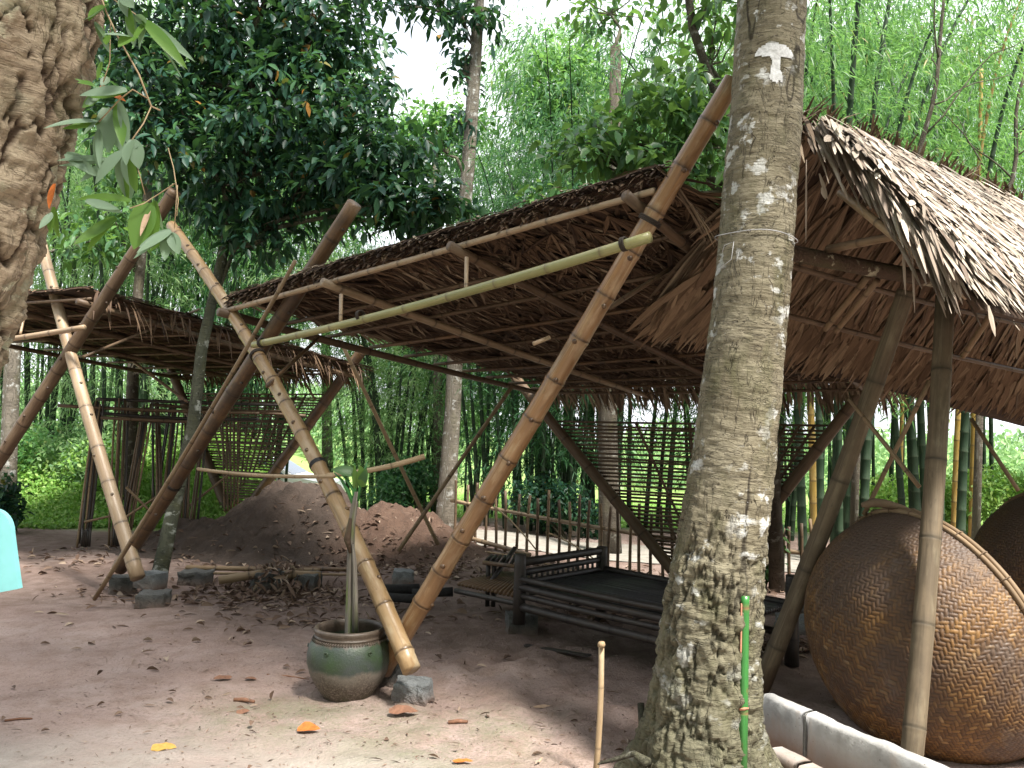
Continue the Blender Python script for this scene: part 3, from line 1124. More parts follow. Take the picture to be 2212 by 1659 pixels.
# braces
put('brace', pole(at(1318, 664, 4.35), at(1452, 578, 4.75), .0145, .013, .3, (0, 0, 0), 9, .05), 'bamboo_brown', sh)
put('brace', pole(at(577, 834, 5.68), at(687, 731, 6.5), .0155, .014, .3, (0, 0, 0), 9, .05), 'bamboo_dark', sh)
put('brace', pole(at(204, 1294, 6.72), at(638, 563, 5.6), .0185, .014, .35, (.03, 0, 0), 10, .05), 'bamboo_grey', sh)
pt1 = on_post(G0, G1, (0, 0, 0), 779)[1]
ties(sh, [(pt1, G1 - G0), (lerp(G0, G1, .03), G1 - G0), (lerp(G0, G1, .955), G1 - G0)], .029)
ties(sh, [(on_post(B0, B1, (0, 0, 0), 1404)[1], B1 - B0)], .053)
ties(sh, [(on_post(A0, A1, (.115, 0, .015), 556)[1], A1 - A0)], .049)
ub, pb_ = on_post(B0, B1, (0, 0, 0), 1185)
# stub on the right post
put('peg', pole(pb_ + V((.0, -.03, .28)) , pb_ + V((-.085, -.07, .24)), .011, .011, .3, (0, 0, 0), 8, .03), 'bamboo_tan', sh)

# thin poles tied between the front posts
tp = put('thin_pole', pole(at(428, 1013, 6.25), at(722, 1029, 4.98), .013, .012, .3, (0, 0, -.02), 9, .04), 'stick', None, at(428, 1013, 6.25))
tag(tp, 'thin pale pole spanning between the dark mottled post and the strapped gold post', 'pole')
tp = put('thin_pole', pole(at(706, 1027, 5.06), at(917, 986, 5.2), .0145, .0185, .3, (0, 0, -.02), 9, .04), 'stick', None, at(706, 1027, 5.06))
tag(tp, 'short pale stick rising right from the strapped gold post, cut end free', 'pole')
tp = put('thin_pole', pole(at(735, 735, 7.9), at(946, 1176, 8.9), .019, .022, .5, (0, 0, 0), 9, .04), 'stick', None, at(946, 1176, 8.9))
tag(tp, 'long pale stick slanting down right to the red earth, behind the strapped gold post', 'pole')
tp = put('thin_pole', pole(at(1107, 833, 8.6), at(860, 1191, 8.35), .021, .022, .45, (0, 0, 0), 9, .04), 'bamboo_grey', None, at(860, 1191, 8.35))
tag(tp, 'brown stick slanting down left from the shelter roof to the red earth', 'pole')
tp = put('thin_pole', pole(at(1112, 1184, 7.4), at(1062, 1255, 7.0), .02, .02, .4, (0, 0, 0), 8, .04), 'bamboo_black', None, at(1062, 1255, 7.0))
tag(tp, 'short dark pole end leaning beside the low bench by the fence', 'pole')

# ------------------------------------------------------------------ V frame of two posts
vf = thing('bamboo_trestle', 'V of one pale and one dark mottled bamboo post standing on stacked stones', 'trestle', gp(290, 1300))
pD = put('post', pole(at(298, 1248, 6.98), at(84, 503, 8.5), .060, .051, .40, (-.03, 0, 0), 16, .055, True, True), 'bamboo_tan', vf)
tag(pD, 'pale tan bamboo post leaning left with dark knots')
pC = put('post', pole(at(258, 1228, 7.25), at(766, 440, 5.7), .064, .054, .36, (0, 0, 0), 16, .06, True, True), 'bamboo_dark', vf)
tag(pC, 'dark mottled bamboo post leaning right through the roof edge')
ties(vf, [(lerp(at(258, 1228, 7.25), at(766, 440, 5.7), .27), at(766, 440, 5.7) - at(258, 1228, 7.25))], .058)

# ------------------------------------------------------------------ left shelter
E0, E1 = at(-165, 1245, 8.6), at(378, 412, 7.45)
ls = thing('thatched_shelter', 'darker thatched shelter at the left behind the bamboo trellis rack', 'shelter', at(-165, 1245, 8.6))
put('post', pole(E0, E1, .066, .057, .36, (0, 0, 0), 16, .06, True, True), 'bamboo_brown', ls)
put('post', pole(E0 + V((-.1, .1, 0)), at(-720, 520, 9.6), .06, .052, .36, (0, 0, 0), 12, .06), 'bamboo_brown', ls)
LFR = at(188, 640, 7.75)
LBR = at(784, 806, 12.0)
dp = V((LBR.x - LFR.x, LBR.y - LFR.y, 0)).normalized()
ac = V((-dp.y, dp.x, 0))
LFL = LFR + ac * 3.6 + V((0, 0, -.02))
LBL = at(385, 812, 13.4)
P1, D1 = patch(LFL, LFR, LBR, LBL)
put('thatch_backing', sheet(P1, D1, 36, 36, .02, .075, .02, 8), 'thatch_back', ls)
under = fans(P1, D1, 24, 22, 7, .36, .028, .5, .055, .014, sag=.05, sgn=1, pitch=-.08)
put('thatch', under, 'thatch_brown', ls)
top = fans(P1, D1, 30, 14, 6, .45, .032, .3, .11, .012, sag=.03, sgn=1, pitch=.05)
n_ = 120
v_ = rng.random(n_)
d_, e_ = D1(np.full(n_, .985), v_)
rs = blades(P1(np.full(n_, .985), v_) + np.array([0, 0, .08]) + rng.normal(size=(n_, 3)) * .02, e_ * .8 + d_ * rng.normal(size=(n_, 1)) * .7 + np.array([0, 0, -.4]), np.tile([0, 0, 1.], (n_, 1)), rng.uniform(.08, .30, n_), .020, 1.0)
n_ = 160
u_ = rng.random(n_)
d_, e_ = D1(u_, np.full(n_, .02))
fr2 = blades(P1(u_, np.full(n_, .02)) + np.array([0, 0, .10]) + rng.normal(size=(n_, 3)) * .015, -d_ + e_ * rng.normal(size=(n_, 1)), np.tile([0, 0, 1.], (n_, 1)), rng.uniform(.06, .14, n_), .03, .3)
u_ = rng.random(220)
d_, e_ = D1(u_, np.full(220, .98))
bk = blades(P1(u_, np.full(220, .97)) + np.array([0, 0, .05]), d_ + e_ * rng.normal(size=(220, 1)) * .4 + np.array([0, 0, -.5]), np.tile([0, 0, 1.], (220, 1)), rng.uniform(.14, .34, 220), .03, .5)
put('thatch_topping', join([top, rs, fr2, bk]), 'thatch_brown', ls)
def rp1(u_, v_, dz=0):
    return V(P1(np.array(u_), np.array(v_))) + V((0, 0, dz))
for u_ in (.05, .36, .67, .985):
    put('rafter', pole(rp1(u_, -.012, -.06), rp1(u_, 1, -.06), .032, .028, .33, (0, 0, -.02), 9, .06), 'bamboo_brown', ls)
for k, v_ in enumerate((.01, .13, .25, .37, .49, .60, .71, .82, .93, .99)):
    put('purlin', pole(rp1(0, v_, -.012), rp1(1.0, v_, -.012), .017, .015, .30, (0, 0, 0), 8, .06), 'bamboo_brown', ls)
put('crossbar', pole(at(-320, 770, 9.2), at(182, 707, 7.62), .03, .026, .34, (0, 0, -.03), 12, .05), 'bamboo_tan', ls)
put('hanger', pole(at(55, 668, 8.2), at(44, 722, 8.05), .014, .013, .2, (0, 0, 0), 8, .04, False), 'bamboo_tan', ls)
put('brace', pole(at(180, 771, 7.85), at(430, 668, 9.3), .016, .014, .3, (0, 0, 0), 8, .05), 'bamboo_brown', ls)
VL0, VL1 = at(498, 1120, 12.6), at(366, 790, 13.3)
VR0, VR1 = at(520, 1120, 12.6), at(786, 752, 11.9)
put('rear_post', pole(VL0, VL1, .075, .07, .42, (0, 0, 0), 12, .05), 'bamboo_brown', ls)
put('rear_post', pole(VR0, VR1, .08, .075, .42, (0, 0, 0), 12, .05), 'bamboo_dark', ls)
vs_ = [(.18 + .06 * k, 1.98, .18 + .06 * k, .5 + .09 * abs(k - 5)) for k in range(12)]
woven(ls, VL0, VL1, VR0, VR1, .25, 1.98, .042, vs_, .06, 'bamboo_brown', .030)
for dx in (-.10, -.05, .0, .05, .10):
    put('lath', pole(at(497, 884, 11.6) + V((dx * 1.1, 0, 0)), at(499, 1105, 11.6) + V((dx * .9, 0, 0)), .014, .014, .3, (0, 0, 0), 7, .05), 'bamboo_dark', ls)
put('brace', pole(at(290, 783, 9.2), at(405, 868, 9.0), .018, .016, .3, (0, 0, 0), 8, .05), 'bamboo_dark', ls)
put('brace', pole(at(640, 795, 11.8), at(682, 865, 11.9), .018, .016, .3, (0, 0, 0), 8, .05), 'bamboo_dark', ls)

# ------------------------------------------------------------------ trellis rack
rk = thing('trellis_rack', 'dark rack of bundled bamboo laths standing under the left shelter', 'rack', at(300, 1170, 9.9))
rr = random.Random(12)
for (x0, y0, x1, y1, yy_) in ((126, 876, 560, 893, 9.95), (208, 862, 640, 876, 10.15), (212, 892, 560, 905, 10.0), (255, 884, 610, 888, 10.2), (218, 902, 470, 914, 9.9), (330, 874, 660, 898, 10.3), (300, 908, 445, 906, 10.1)):
    put('rail', pole(at(x0, y0, yy_), at(x1, y1, yy_ + .25), .021, .018, .4, (0, 0, rr.uniform(-.03, .01)), 8, .05), 'bamboo_black' if rr.random() < .6 else 'bamboo_brown', rk)
for (xt, yt, xb, yb, n, yy_) in ((218, 876, 182, 1180, 7, 9.75), (266, 872, 252, 1182, 8, 9.9), (322, 880, 272, 1150, 7, 10.0), (338, 868, 342, 1090, 6, 10.3), (378, 880, 352, 1110, 7, 10.4), (408, 905, 398, 1140, 7, 10.2), (446, 890, 420, 1140, 5, 10.6)):
    for k in range(n):
        dx = (k - n / 2) * 4.6
        put('lath', pole(at(xb + dx * .85 + rr.uniform(-3, 3), yb + rr.uniform(-6, 4), yy_ + rr.uniform(-.08, .08)), at(xt + dx * .75 + rr.uniform(-3, 3), yt + rr.uniform(-12, 6), yy_ + .25 + rr.uniform(-.06, .06)), .0135, .011, .35, (rr.uniform(-.02, .02), 0, 0), 6, .05, False),
            'bamboo_black' if rr.random() < .35 else ('bamboo_brown' if rr.random() < .8 else 'bamboo_grey'), rk)
for (x0, y0, x1, y1, yy_) in ((255, 1128, 340, 1072, 9.8), (272, 1052, 330, 1110, 9.6), (400, 1100, 500, 1020, 10.8), (182, 1128, 250, 1112, 9.7)):
    put('stay', pole(at(x0, y0, yy_), at(x1, y1, yy_ + .1), .016, .014, .35, (0, 0, 0), 7, .05), 'bamboo_grey', rk)
for (px, yy_) in ((184, 9.7), (252, 9.85)):
    g = join([pole(at(px - 7 + 4 * k, 1180 + (k % 3), yy_ - .03), at(px - 5 + 4 * k, 1142 + 3 * (k % 2), yy_ - .03), .014, .013, .3, (0, 0, 0), 6, .03) for k in range(5)])
    put('foot_lashing', g, 'bamboo_black', rk)

# ------------------------------------------------------------------ stones
def stone(px, py, wpx, hpx, depth, rot, mat, label, rough=.012, z=0., lean=0., name='stone_block', dz=0):
    g = gp(px, py, z)
    s = g.y / F_PX
    w_, h_ = wpx * s, hpx * s
    c = V((g.x, g.y + depth * .5, z - .02 * (z == 0) + dz))
    o = put(name, box(c, w_, depth, h_ + .02, rot, int(px), rough * 1.9, 12, lean), mat, None, c)
    tag(o, label, 'stone')
    return o
stone(888, 1522, 76, 42, .15, R(-14), 'granite', 'grey granite block under the foot of the pale gold post beside the jar', .014)
stone(836, 1492, 54, 46, .16, R(20), 'stone_dark', 'dark stone half hidden behind the green jar under the orange post', .012)
stone(318, 1314, 62, 30, .22, R(8), 'stone_dark', 'flat grey stone at the bottom of the pair under the pale tan post', .012)
stone(312, 1288, 58, 30, .19, R(-22), 'granite', 'angular grey stone on top of the pair under the pale tan post', .012, dz=.07)
stone(256, 1281, 52, 34, .17, R(14), 'stone_dark', 'squat stone under the foot of the dark mottled post', .012)
stone(412, 1266, 66, 30, .2, R(-6), 'stone_dark', 'long grey stone under the left end of the bamboo log pile', .014)
stone(566, 1280, 62, 42, .2, R(24), 'stone_dark', 'tilted slab stone under the middle of the bamboo log pile', .012, lean=.35)
stone(658, 1276, 50, 34, .2, R(-10), 'stone_dark', 'dark stone under the right end of the bamboo log pile', .012)
stone(868, 1262, 44, 26, .18, R(10), 'granite', 'small bluish stone among charred logs between the two gold posts', .012)
stone(1126, 1372, 66, 40, .2, R(6), 'stone_dark', 'dark stone block under the corner post of the bamboo bed', .012)
stone(822, 1172, 44, 20, .2, R(5), 'stone_dark', 'small rounded greenish stone at the foot of the red earth heap', .03)
stone(1722, 1372, 70, 34, .22, R(-15), 'granite', 'flat bluish rock on leaves behind the leaning hut pole', .02)
stone(1700, 1332, 90, 24, .25, R(12), 'stone_dark', 'upper dark rock behind the leaning hut pole', .02)

# ------------------------------------------------------------------ log pile
lp = [((402, 1226, 7.9), (690, 1232, 8.1), .024, 'bamboo_grey', 'long thin bamboo pole lying across the top of the log pile'),
      ((640, 1228, 8.2), (820, 1232, 8.2), .022, 'bamboo_dark', 'thin dark bamboo pole lying behind the plant stalk'),
      ((440, 1238, 7.85), (800, 1242, 8.05), .013, 'bamboo_grey', 'thin cane lying under the long thin pole'),
      ((473, 1254, 7.45), (572, 1238, 7.55), .040, 'bamboo_grey', 'thick short greyish log on the left of the pile'),
      ((588, 1240, 7.6), (692, 1243, 7.75), .040, 'bamboo_grey', 'thick short weathered log on the right of the pile')]
for a, b, r_, mt, lb in lp:
    o = put('bamboo_log', pole(at(*a), at(*b), r_, r_ * .92, .3, (0, 0, 0), 12, .06), mt, None, at(*a))
    tag(o, lb, 'log')
for a, b, r_, lb in (((812, 1274, 7.0), (905, 1272, 7.1), .045, 'charred log lying in front of the small bluish stone'), ((890, 1283, 6.95), (978, 1278, 7.0), .040, 'charred log end right of the orange post'), ((822, 1290, 6.9), (902, 1294, 6.85), .04, 'charred log nearest of the burnt pile')):
    o = put('charred_log', sweep([lerp(at(*a), at(*b), k / 5) for k in range(6)], r_, 10, True, None, .35, 4), 'charred', None, at(*a))
    tag(o, lb, 'log')

# ------------------------------------------------------------------ bed
bd = thing('bamboo_bed', 'sooty bamboo bed with slatted deck and spindled headboard', 'bed', gp(1126, 1372))
fd, sd = V((.70, -.714, 0)), V((.714, .70, 0))
p_fl = at(1121, 1337, 6.06)
LB = 1.62
def bp(s, w_, z_):
    return V((p_fl.x, p_fl.y, 0)) + fd * s + sd * w_ + V((0, 0, z_))
ztop = at(1121, 1197, 6.06).z
for (s, w_, z0) in ((0, 0, .11), (0, .93, .0), (LB, .93, .0), (LB, 0, .0)):
    put('post', pole(bp(s, w_, z0), bp(s, w_, ztop if w_ == 0 else ztop - .02), .047, .043, .32, (0, 0, 0), 14, .05), 'bamboo_black', bd)
for k, (z_, r_) in enumerate(((.435, .022), (.375, .026), (.315, .022), (.235, .030))):
    put('rail', pole(bp(.02, -.015 + .004 * k, z_), bp(LB, -.015, z_), r_, r_ * .9, .34, (0, 0, -.008), 10, .05), 'bamboo_black', bd)
put('rail', pole(bp(0, .93, .415), bp(LB, .93, .40), .026, .024, .34, (0, 0, 0), 10, .05), 'bamboo_black', bd)
put('rail', pole(bp(0, .93, .2), bp(LB, .93, .2), .026, .024, .34, (0, 0, 0), 10, .05), 'bamboo_black', bd)
put('head_rail', pole(bp(0, 0, ztop - .06), bp(0, .93, ztop - .05), .032, .030, .28, (0, 0, 0), 12, .05), 'bamboo_black', bd)
put('head_rail', pole(bp(0, 0, ztop - .135), bp(0, .93, ztop - .12), .024, .022, .28, (0, 0, 0), 10, .05), 'bamboo_black', bd)
put('head_rail', pole(bp(0, 0, .40), bp(0, .93, .41), .026, .024, .28, (0, 0, 0), 10, .05), 'bamboo_black', bd)
for k in range(15):
    w_ = .06 + k * .058
    put('spindle', pole(bp(0, w_, .40), bp(0, w_, ztop - .13), .0105, .0105, .3, (0, 0, 0), 8, .04, False), 'bamboo_black', bd)
deck = []
rr = random.Random(5)
for k in range(30):
    w_ = .02 + k * .0305
    b0 = bp(.02, w_, .384 + rr.uniform(-.003, .003))
    b1 = bp(LB - .02, w_, .384 + rr.uniform(-.003, .003))
    deck.append(sweep([b0, lerp(b0, b1, .5) + V((0, 0, -.004)), b1], .0155, 6, True))
m, t, bs, _ = nt('worn dark bamboo slats')
n = noise(t, mapping(t, objc(t), (3, 3, 8)), 2, 5)
setc(t, bs, ramp(t, n, [(.35, (.022, .022, .026)), (.7, (.055, .052, .054))]))
bs.inputs['Roughness'].default_value = .38
M['deck'] = m
put('deck', join(deck), 'deck', bd)
under = join([sweep([bp(s, -.02, .345), bp(s, .95, .345)], .02, 7) for s in (.1, .55, 1.05, 1.5)])
put('joist', under, 'bamboo_black', bd)
# loose board lying under the bed
o = put('board', box(bp(.42, -.05, .01), .5, .05, .012, math.atan2(fd.y, fd.x) + .3, 3, .002, 3), 'bamboo_black', None, bp(.55, -.12, .01))
tag(o, 'thin dark board lying on the earth beside the bed stone', 'board')

# low bench left of the bed
bn = thing('low_bench', 'low dark slatted bamboo platform left of the bed, small shelf at its back', 'bench', gp(1050, 1290))
gs = []
q00, q10, q11, q01 = at(990, 1262, 6.95), at(1125, 1290, 6.35), at(1145, 1245, 7.0), at(1085, 1236, 7.35)
for k in range(17):
    s = k / 16
    a, b = lerp(q00, q10, s), lerp(q01, q11, s)
    gs.append(sweep([a, b], .017, 6))
put('deck', join(gs), 'bamboo_dark', bn)
put('rail', pole(q00 + V((-.02, -.02, -.05)), q10 + V((0, -.02, -.05)), .022, .02, .3, (0, 0, 0), 9, .05), 'bamboo_black', bn)
sa, sb, sc, sdv = at(1050, 1212, 7.15), at(1116, 1218, 6.9), at(1122, 1203, 7.25), at(1062, 1200, 7.45)
put('shelf', join([sweep([lerp(sa, sb, k / 6), lerp(sdv, sc, k / 6)], .016, 6) for k in range(7)]), 'bamboo_black', bn)
put('shelf_rail', pole(sa + V((-.02, -.02, -.01)), sb + V((.02, -.02, -.02)), .018, .017, .3, (0, 0, 0), 9, .05), 'bamboo_dark', bn)
for p in (sa + V((.02, 0, 0)), sa + V((.07, .0, 0)), sdv + V((.03, 0, 0)), sb):
    put('leg', pole(V((p.x, p.y, 0)), p - V((0, 0, .01)), .02, .02, .3, (0, 0, 0), 9, .04), 'bamboo_black', bn)

# ------------------------------------------------------------------ picket fence
fn = thing('picket_fence', 'brown bamboo picket fence behind the bed', 'fence', at(1230, 1205, 9.9))
def fence_pt(px, py):
    k = (px - 960) / (1372 - 960)
    return at(px, py, 11.0 + (9.3 - 11.0) * min(k, 1.02) - .8 * max(0, (px - 1380) / 380))
rail_y = lambda px: 1083 + (px - 985) * .1904 if px < 1372 else 1156 + (px - 1372) * .105
for (x0, x1, r_) in ((975, 1212, .026), (1205, 1420, .026), (1415, 1790, .025)):
    put('rail', pole(fence_pt(x0, rail_y(x0)), fence_pt(x1, rail_y(x1)), r_, r_ * .9, .4, (0, 0, 0), 9, .05), 'bamboo_tan', fn)
put('rail', pole(fence_pt(1010, 1160) + V((0, -.05, 0)), fence_pt(1145, 1196) + V((0, -.1, 0)), .03, .026, .4, (0, 0, 0), 9, .05), 'bamboo_tan', fn)
rr = random.Random(9)
px = 984
k = 0
while px < 1780:
    if not (1655 < px < 1600):
        ry = rail_y(px)
        s = fence_pt(px, ry)
        sc_ = F_PX / s.y
        top_ = s + V((rr.uniform(-.03, .03), 0, .29 + rr.uniform(-.06, .07)))
        bot = s + V((rr.uniform(-.02, .02), 0, -.62))
        put('picket', pole(bot + V((0, -.03, 0)), top_ + V((0, -.03, 0)), .019, .017, .3, (rr.uniform(-.02, .02), 0, 0), 8, .06), 'bamboo_brown' if rr.random() < .55 else 'bamboo_grey', fn)
    px += rr.uniform(20, 25)
    k += 1
for (a, b, lb) in (((1070, 1095, 10.2), (1160, 1190, 9.6), 'thin dry cane leaning on the picket fence'), ((1030, 1190, 10.4), (1240, 1235, 9.0), 'thin dry cane lying low against the picket fence'), ((1180, 1150, 10.2), (1280, 1205, 9.4), 'thin bent cane behind the fence rail')):
    o = put('dry_cane', pole(at(*a), at(*b), .011, .008, .4, (0, 0, .03), 6, .05), 'stick', None, at(*b))
    tag(o, lb, 'cane')

# ------------------------------------------------------------------ jar and plant
jc = gp(751, 1500)
jc = V((jc.x, jc.y + .0, -.015))
sj = jc.y / F_PX
jr = 87.5 * sj
prof = [(0, .0), (.100, .0), (.128, .012), (.150, .045), (.180, .095), (.204, .15), (.2165, .205), (.217, .25), (.208, .295), (.192, .325), (.181, .342), (.184, .3445), (.184, .349), (.179, .352),
        (.180, .362), (.186, .372), (.187, .384), (.182, .392), (.172, .394), (.164, .388), (.162, .37), (.166, .345), (.185, .31), (.198, .25), (.19, .18), (.15, .08), (0, .06)]
kf = jr / .217
pr = [(a * kf, b * kf * .94) for a, b in prof]
jar = thing('ceramic_jar', 'squat green glazed earthenware jar holding a plant stalk', 'jar', jc)
body = put('body', lathe(jc, pr, 96, .012), 'jar', jar)
gs = []
for k in range(84):
    a = k / 84 * 2 * np.pi
    a2 = a + .05
    z0, z1 = .306 * kf, .318 * kf
    gs.append(sweep([jc + V((math.cos(a) * .1935 * kf, math.sin(a) * .1935 * kf, z0)), jc + V((math.cos(a2) * .186 * kf, math.sin(a2) * .186 * kf, z1))], .0036, 5))
put('rope_band', join(gs), 'jar', jar)
for a in (R(-112), R(-50), R(-175), R(20), R(110)):
    th = np.linspace(0, 2 * np.pi * 1.4, 22)
    e = V((math.cos(a), math.sin(a), 0))
    s_ = V((-math.sin(a), math.cos(a), 0))
    c = jc + e * .2135 * kf + V((0, 0, .270 * kf))
    pts = [c + s_ * (.006 + .0075 * x / 8.8) * math.cos(x) + V((0, 0, .009 * math.sin(x))) - e * .0 for x in th]
    put('curl_boss', sweep(pts, .0030, 6), 'jar', jar)
pl = thing('potted_plant', 'cut palm sapling, grey sheathed stalk with a few green leaves, standing in the jar', 'plant', V((jc.x, jc.y, .12)))
m, t, bs, _ = nt('fibrous grey stalk')
g = noise(t, mapping(t, uvn(t), (70, 2.5, 1)), 1, 4)
b_ = noise(t, mapping(t, uvn(t), (7, 1.6, 1)), 1, 3)
c = ramp(t, g, [(.3, (.045, .038, .032)), (.5, (.15, .132, .11)), (.7, (.26, .235, .20))])
c = mixc(t, mapr(t, b_, .53, .60, 0, .85), c, (.11, .15, .035))
c = mixc(t, mapr(t, b_, .42, .34, 0, .7), c, (.10, .065, .04))
setc(t, bs, c)
bs.inputs['Roughness'].default_value = .75
bump(t, bs, g, .7, .008)
M['stalk'] = m
Yp = jc.y
pts = [at(757, 1400, Yp), at(756, 1372, Yp), at(757, 1300, Yp), at(757, 1240, Yp), at(758, 1180, Yp), at(760, 1130, Yp), at(766, 1090, Yp), at(770, 1062, Yp)]
put('stalk', sweep(pts, np.array([12.5, 11.5, 10, 9, 8, 7.5, 7, 5]) * Yp / F_PX, 14, True, None, .25, 3), 'stalk', pl)
put('leaf_sheath', sweep([at(768, 1365, Yp - .05), at(768, 1290, Yp - .04), at(766, 1220, Yp - .035), at(762, 1175, Yp - .025)], np.array([7, 6, 5, 3]) * Yp / F_PX, 8, True, None, .3, 8), 'stalk', pl)
put('leaf_sheath', sweep([at(757, 1195, Yp - .04), at(750, 1165, Yp - .04), at(757, 1120, Yp - .02)], np.array([3, 8, 4]) * Yp / F_PX, 8, True, None, .3, 9), 'bark_brown', pl)
for (pts_, w_) in (([(764, 1090), (752, 1062), (737, 1036), (722, 1021)], 5), ([(768, 1092), (764, 1060), (748, 1035), (738, 1024)], 5), ([(772, 1082), (778, 1050), (786, 1020), (794, 996)], 4.2), ([(768, 1080), (768, 1040), (767, 1015), (766, 1000)], 4)):
    put('leaf_stem', sweep([at(x, y, Yp) for x, y in pts_], np.array([w_, w_ * .8, w_ * .6, w_ * .3]) * Yp / F_PX, 7), M['bamboo_fresh'], pl)
def leaf_strip(a, b, w_, up_, n=7, bend=.0, fold=.25):
    a, b = np.array(a), np.array(b)
    d = (b - a)
    Ln = np.linalg.norm(d)
    d /= Ln
    up_ = np.array(up_, float)
    side = np.cross(d, up_)
    side /= np.linalg.norm(side)
    up2 = np.cross(side, d)
    v = []
    for k in range(n + 1):
        s = k / n
        w = w_ * .5 * (math.sin(math.pi * min(1, s * .93 + .07)) ** .75) * (1.15 - .35 * s)
        c = a + d * Ln * s + up2 * (bend * Ln * 4 * s * (1 - s))
        v += [c + side * w + up2 * w * fold, c, c - side * w + up2 * w * fold]
    f = []
    for k in range(n):
        for q in (0, 1):
            f.append([k * 3 + q, k * 3 + q + 1, k * 3 + q + 4, k * 3 + q + 3])
    return dict(v=np.array(v), f=np.array(f), uv=np.array([[i % 3 * .5, i // 3 / n] for i in range(len(v))]))
for (x0, y0, x1, y1, w_, up_, mt) in ((772, 1024, 716, 1014, 26, (.2, -.8, .5), 'leaf_mid'), (784, 1052, 778, 1004, 22, (.3, -1, .1), 'leaf_near_green'), (776, 1050, 792, 1010, 20, (.5, -1, .2), 'leaf_mid'), (768, 1060, 766, 1002, 12, (.1, -1, .1), 'leaf_near_green')):
    put('leaf', leaf_strip(at(x0, y0, Yp), at(x1, y1, Yp - .03), w_ * Yp / F_PX, up_, 8, .05), mt, pl)

# ------------------------------------------------------------------ concrete kerb, stakes, turquoise board
def prism(p, q, w_dir, th_, z0, z1, n=30, seed=0, rough=.004, chip=.0):
    p, q, w_dir = np.array(p), np.array(q), np.array(w_dir)
    rows = []
    prof = [(0, z0), (0, z0 + (z1 - z0) * .33), (0, z0 + (z1 - z0) * .66), (0.0, z1 - .012), (.012, z1), (th_ * .5, z1 + .002), (th_ - .012, z1), (th_, z1 - .012), (th_, z0)]
    for k in range(n + 1):
        b = p + (q - p) * k / n
        for (a, z_) in prof:
            rows.append(b + w_dir * a + np.array([0, 0, z_]))
    v = np.array(rows)
    m_ = len(prof)
    for ax in range(3):
        v[:, ax] += (fbm(v * 9 + ax * 5, seed + ax, 4) - .5) * rough * 2
    i = np.arange(n)[:, None] * m_
    j = np.arange(m_ - 1)[None]
    f = np.stack([i + j, i + j + m_, i + j + m_ + 1, i + j + 1], -1).reshape(-1, 4)
    c0, c1 = np.arange(m_), n * m_ + np.arange(m_)
    f3 = [[0, k + 1, k] for k in range(1, m_ - 1)] + [[n * m_, n * m_ + k, n * m_ + k + 1] for k in range(1, m_ - 1)]
    return dict(v=v, f=[f, np.array(f3)], uv=v[:, :2])
kt = .245
K0, K1 = gp(1646, 1500, kt), gp(2045, 1668, kt)
kd = V((K1.x - K0.x, K1.y - K0.y, 0)).normalized()
kw = V((-kd.y, kd.x, 0))
K0g, K1g = V((K0.x, K0.y, 0)), V((K1.x, K1.y, 0)) + kd * .9
if kw.x < 0:
    kw = -kw
mid = K0g + kd * (V((gp(1728, 1541, kt).x, gp(1728, 1541, kt).y, 0)) - K0g).dot(kd)
kb = thing('concrete_kerb', 'pale whitewashed concrete kerb running off to the right from the big trunk', 'kerb', K0g)
a_ = put('slab', prism(K0g, mid - kd * .009, kw, .075, -.05, kt, 24, 3, .011), 'concrete', kb)
put('slab', prism(mid + kd * .009, K1g, kw, .075, -.05, kt - .004, 70, 5, .011), 'concrete', kb)
put('mortar_joint', prism(mid - kd * .012, mid + kd * .012, kw, .070, -.05, kt - .006, 4, 7, .008), 'mortar', kb)
L0 = gp(1658, 1614, .10)
low0, low1 = V((L0.x, L0.y, 0)), V((L0.x, L0.y, 0)) + kd * 1.4
kb2 = thing('concrete_kerb', 'lower broken concrete step in front of the whitewashed kerb', 'kerb', low0)
put('slab', prism(low0, low0 + kd * .17, kw, .10, -.05, .09, 10, 13, .008), 'concrete', kb2)
put('slab', prism(low0 + kd * .185, low1, kw, .10, -.05, .085, 30, 15, .007), 'concrete', kb2)

g0 = gp(1603, 1735)
st = thing('green_stake', 'fresh green bamboo stake with a peeled strip, standing in front of the big trunk', 'stake', V((g0.x, g0.y, 0)))
Yg = g0.y
put('culm', pole(V((g0.x, g0.y, -.05)), at(1609, 1287, Yg), .0195, .0185, .47, (0, 0, 0), 16, .06, True, False, .88), 'bamboo_fresh', st)
M['peel'] = flat('peeled pinkish wood', (.42, .20, .13), .7, .3, 0, .2, 60, .3)
put('peeled_strip', box(at(1600, 1410, Yg - .012) , .006, .012, .20, 0, 2, .001, 6), 'peel', st)
put('node_scar', sweep([at(1597, 1533, Yg - .014), at(1608, 1531, Yg - .0225), at(1617, 1530, Yg - .014)], [.004, .006, .003], 7, True, None, .5, 2), 'peel', st)
s0 = gp(1283, 1690)
sk = put('dry_stake', pole(V((s0.x, s0.y, -.05)), at(1299, 1391, s0.y + .05), .0135, .0125, .23, (.01, 0, 0), 12, .06), 'stick', None, V((s0.x, s0.y, 0)))
tag(sk, 'thin dry straw-coloured stake standing alone in the open earth', 'stake')
sk2 = put('stub_top', sweep([at(1299, 1398, s0.y + .03), at(1300, 1391, s0.y + .03), at(1300, 1386, s0.y + .03)], [.015, .017, .012], 9, True, None, .4, 6), 'stick', sk)
sk2.parent = sk
o = put('dark_stake', pole(at(1440, 1500, 4.35), at(1463, 1395, 4.7), .018, .016, .3, (0, 0, 0), 9, .05), 'bamboo_brown', None, at(1440, 1500, 4.35))
tag(o, 'short brown stick leaning behind the left side of the big trunk', 'stick')

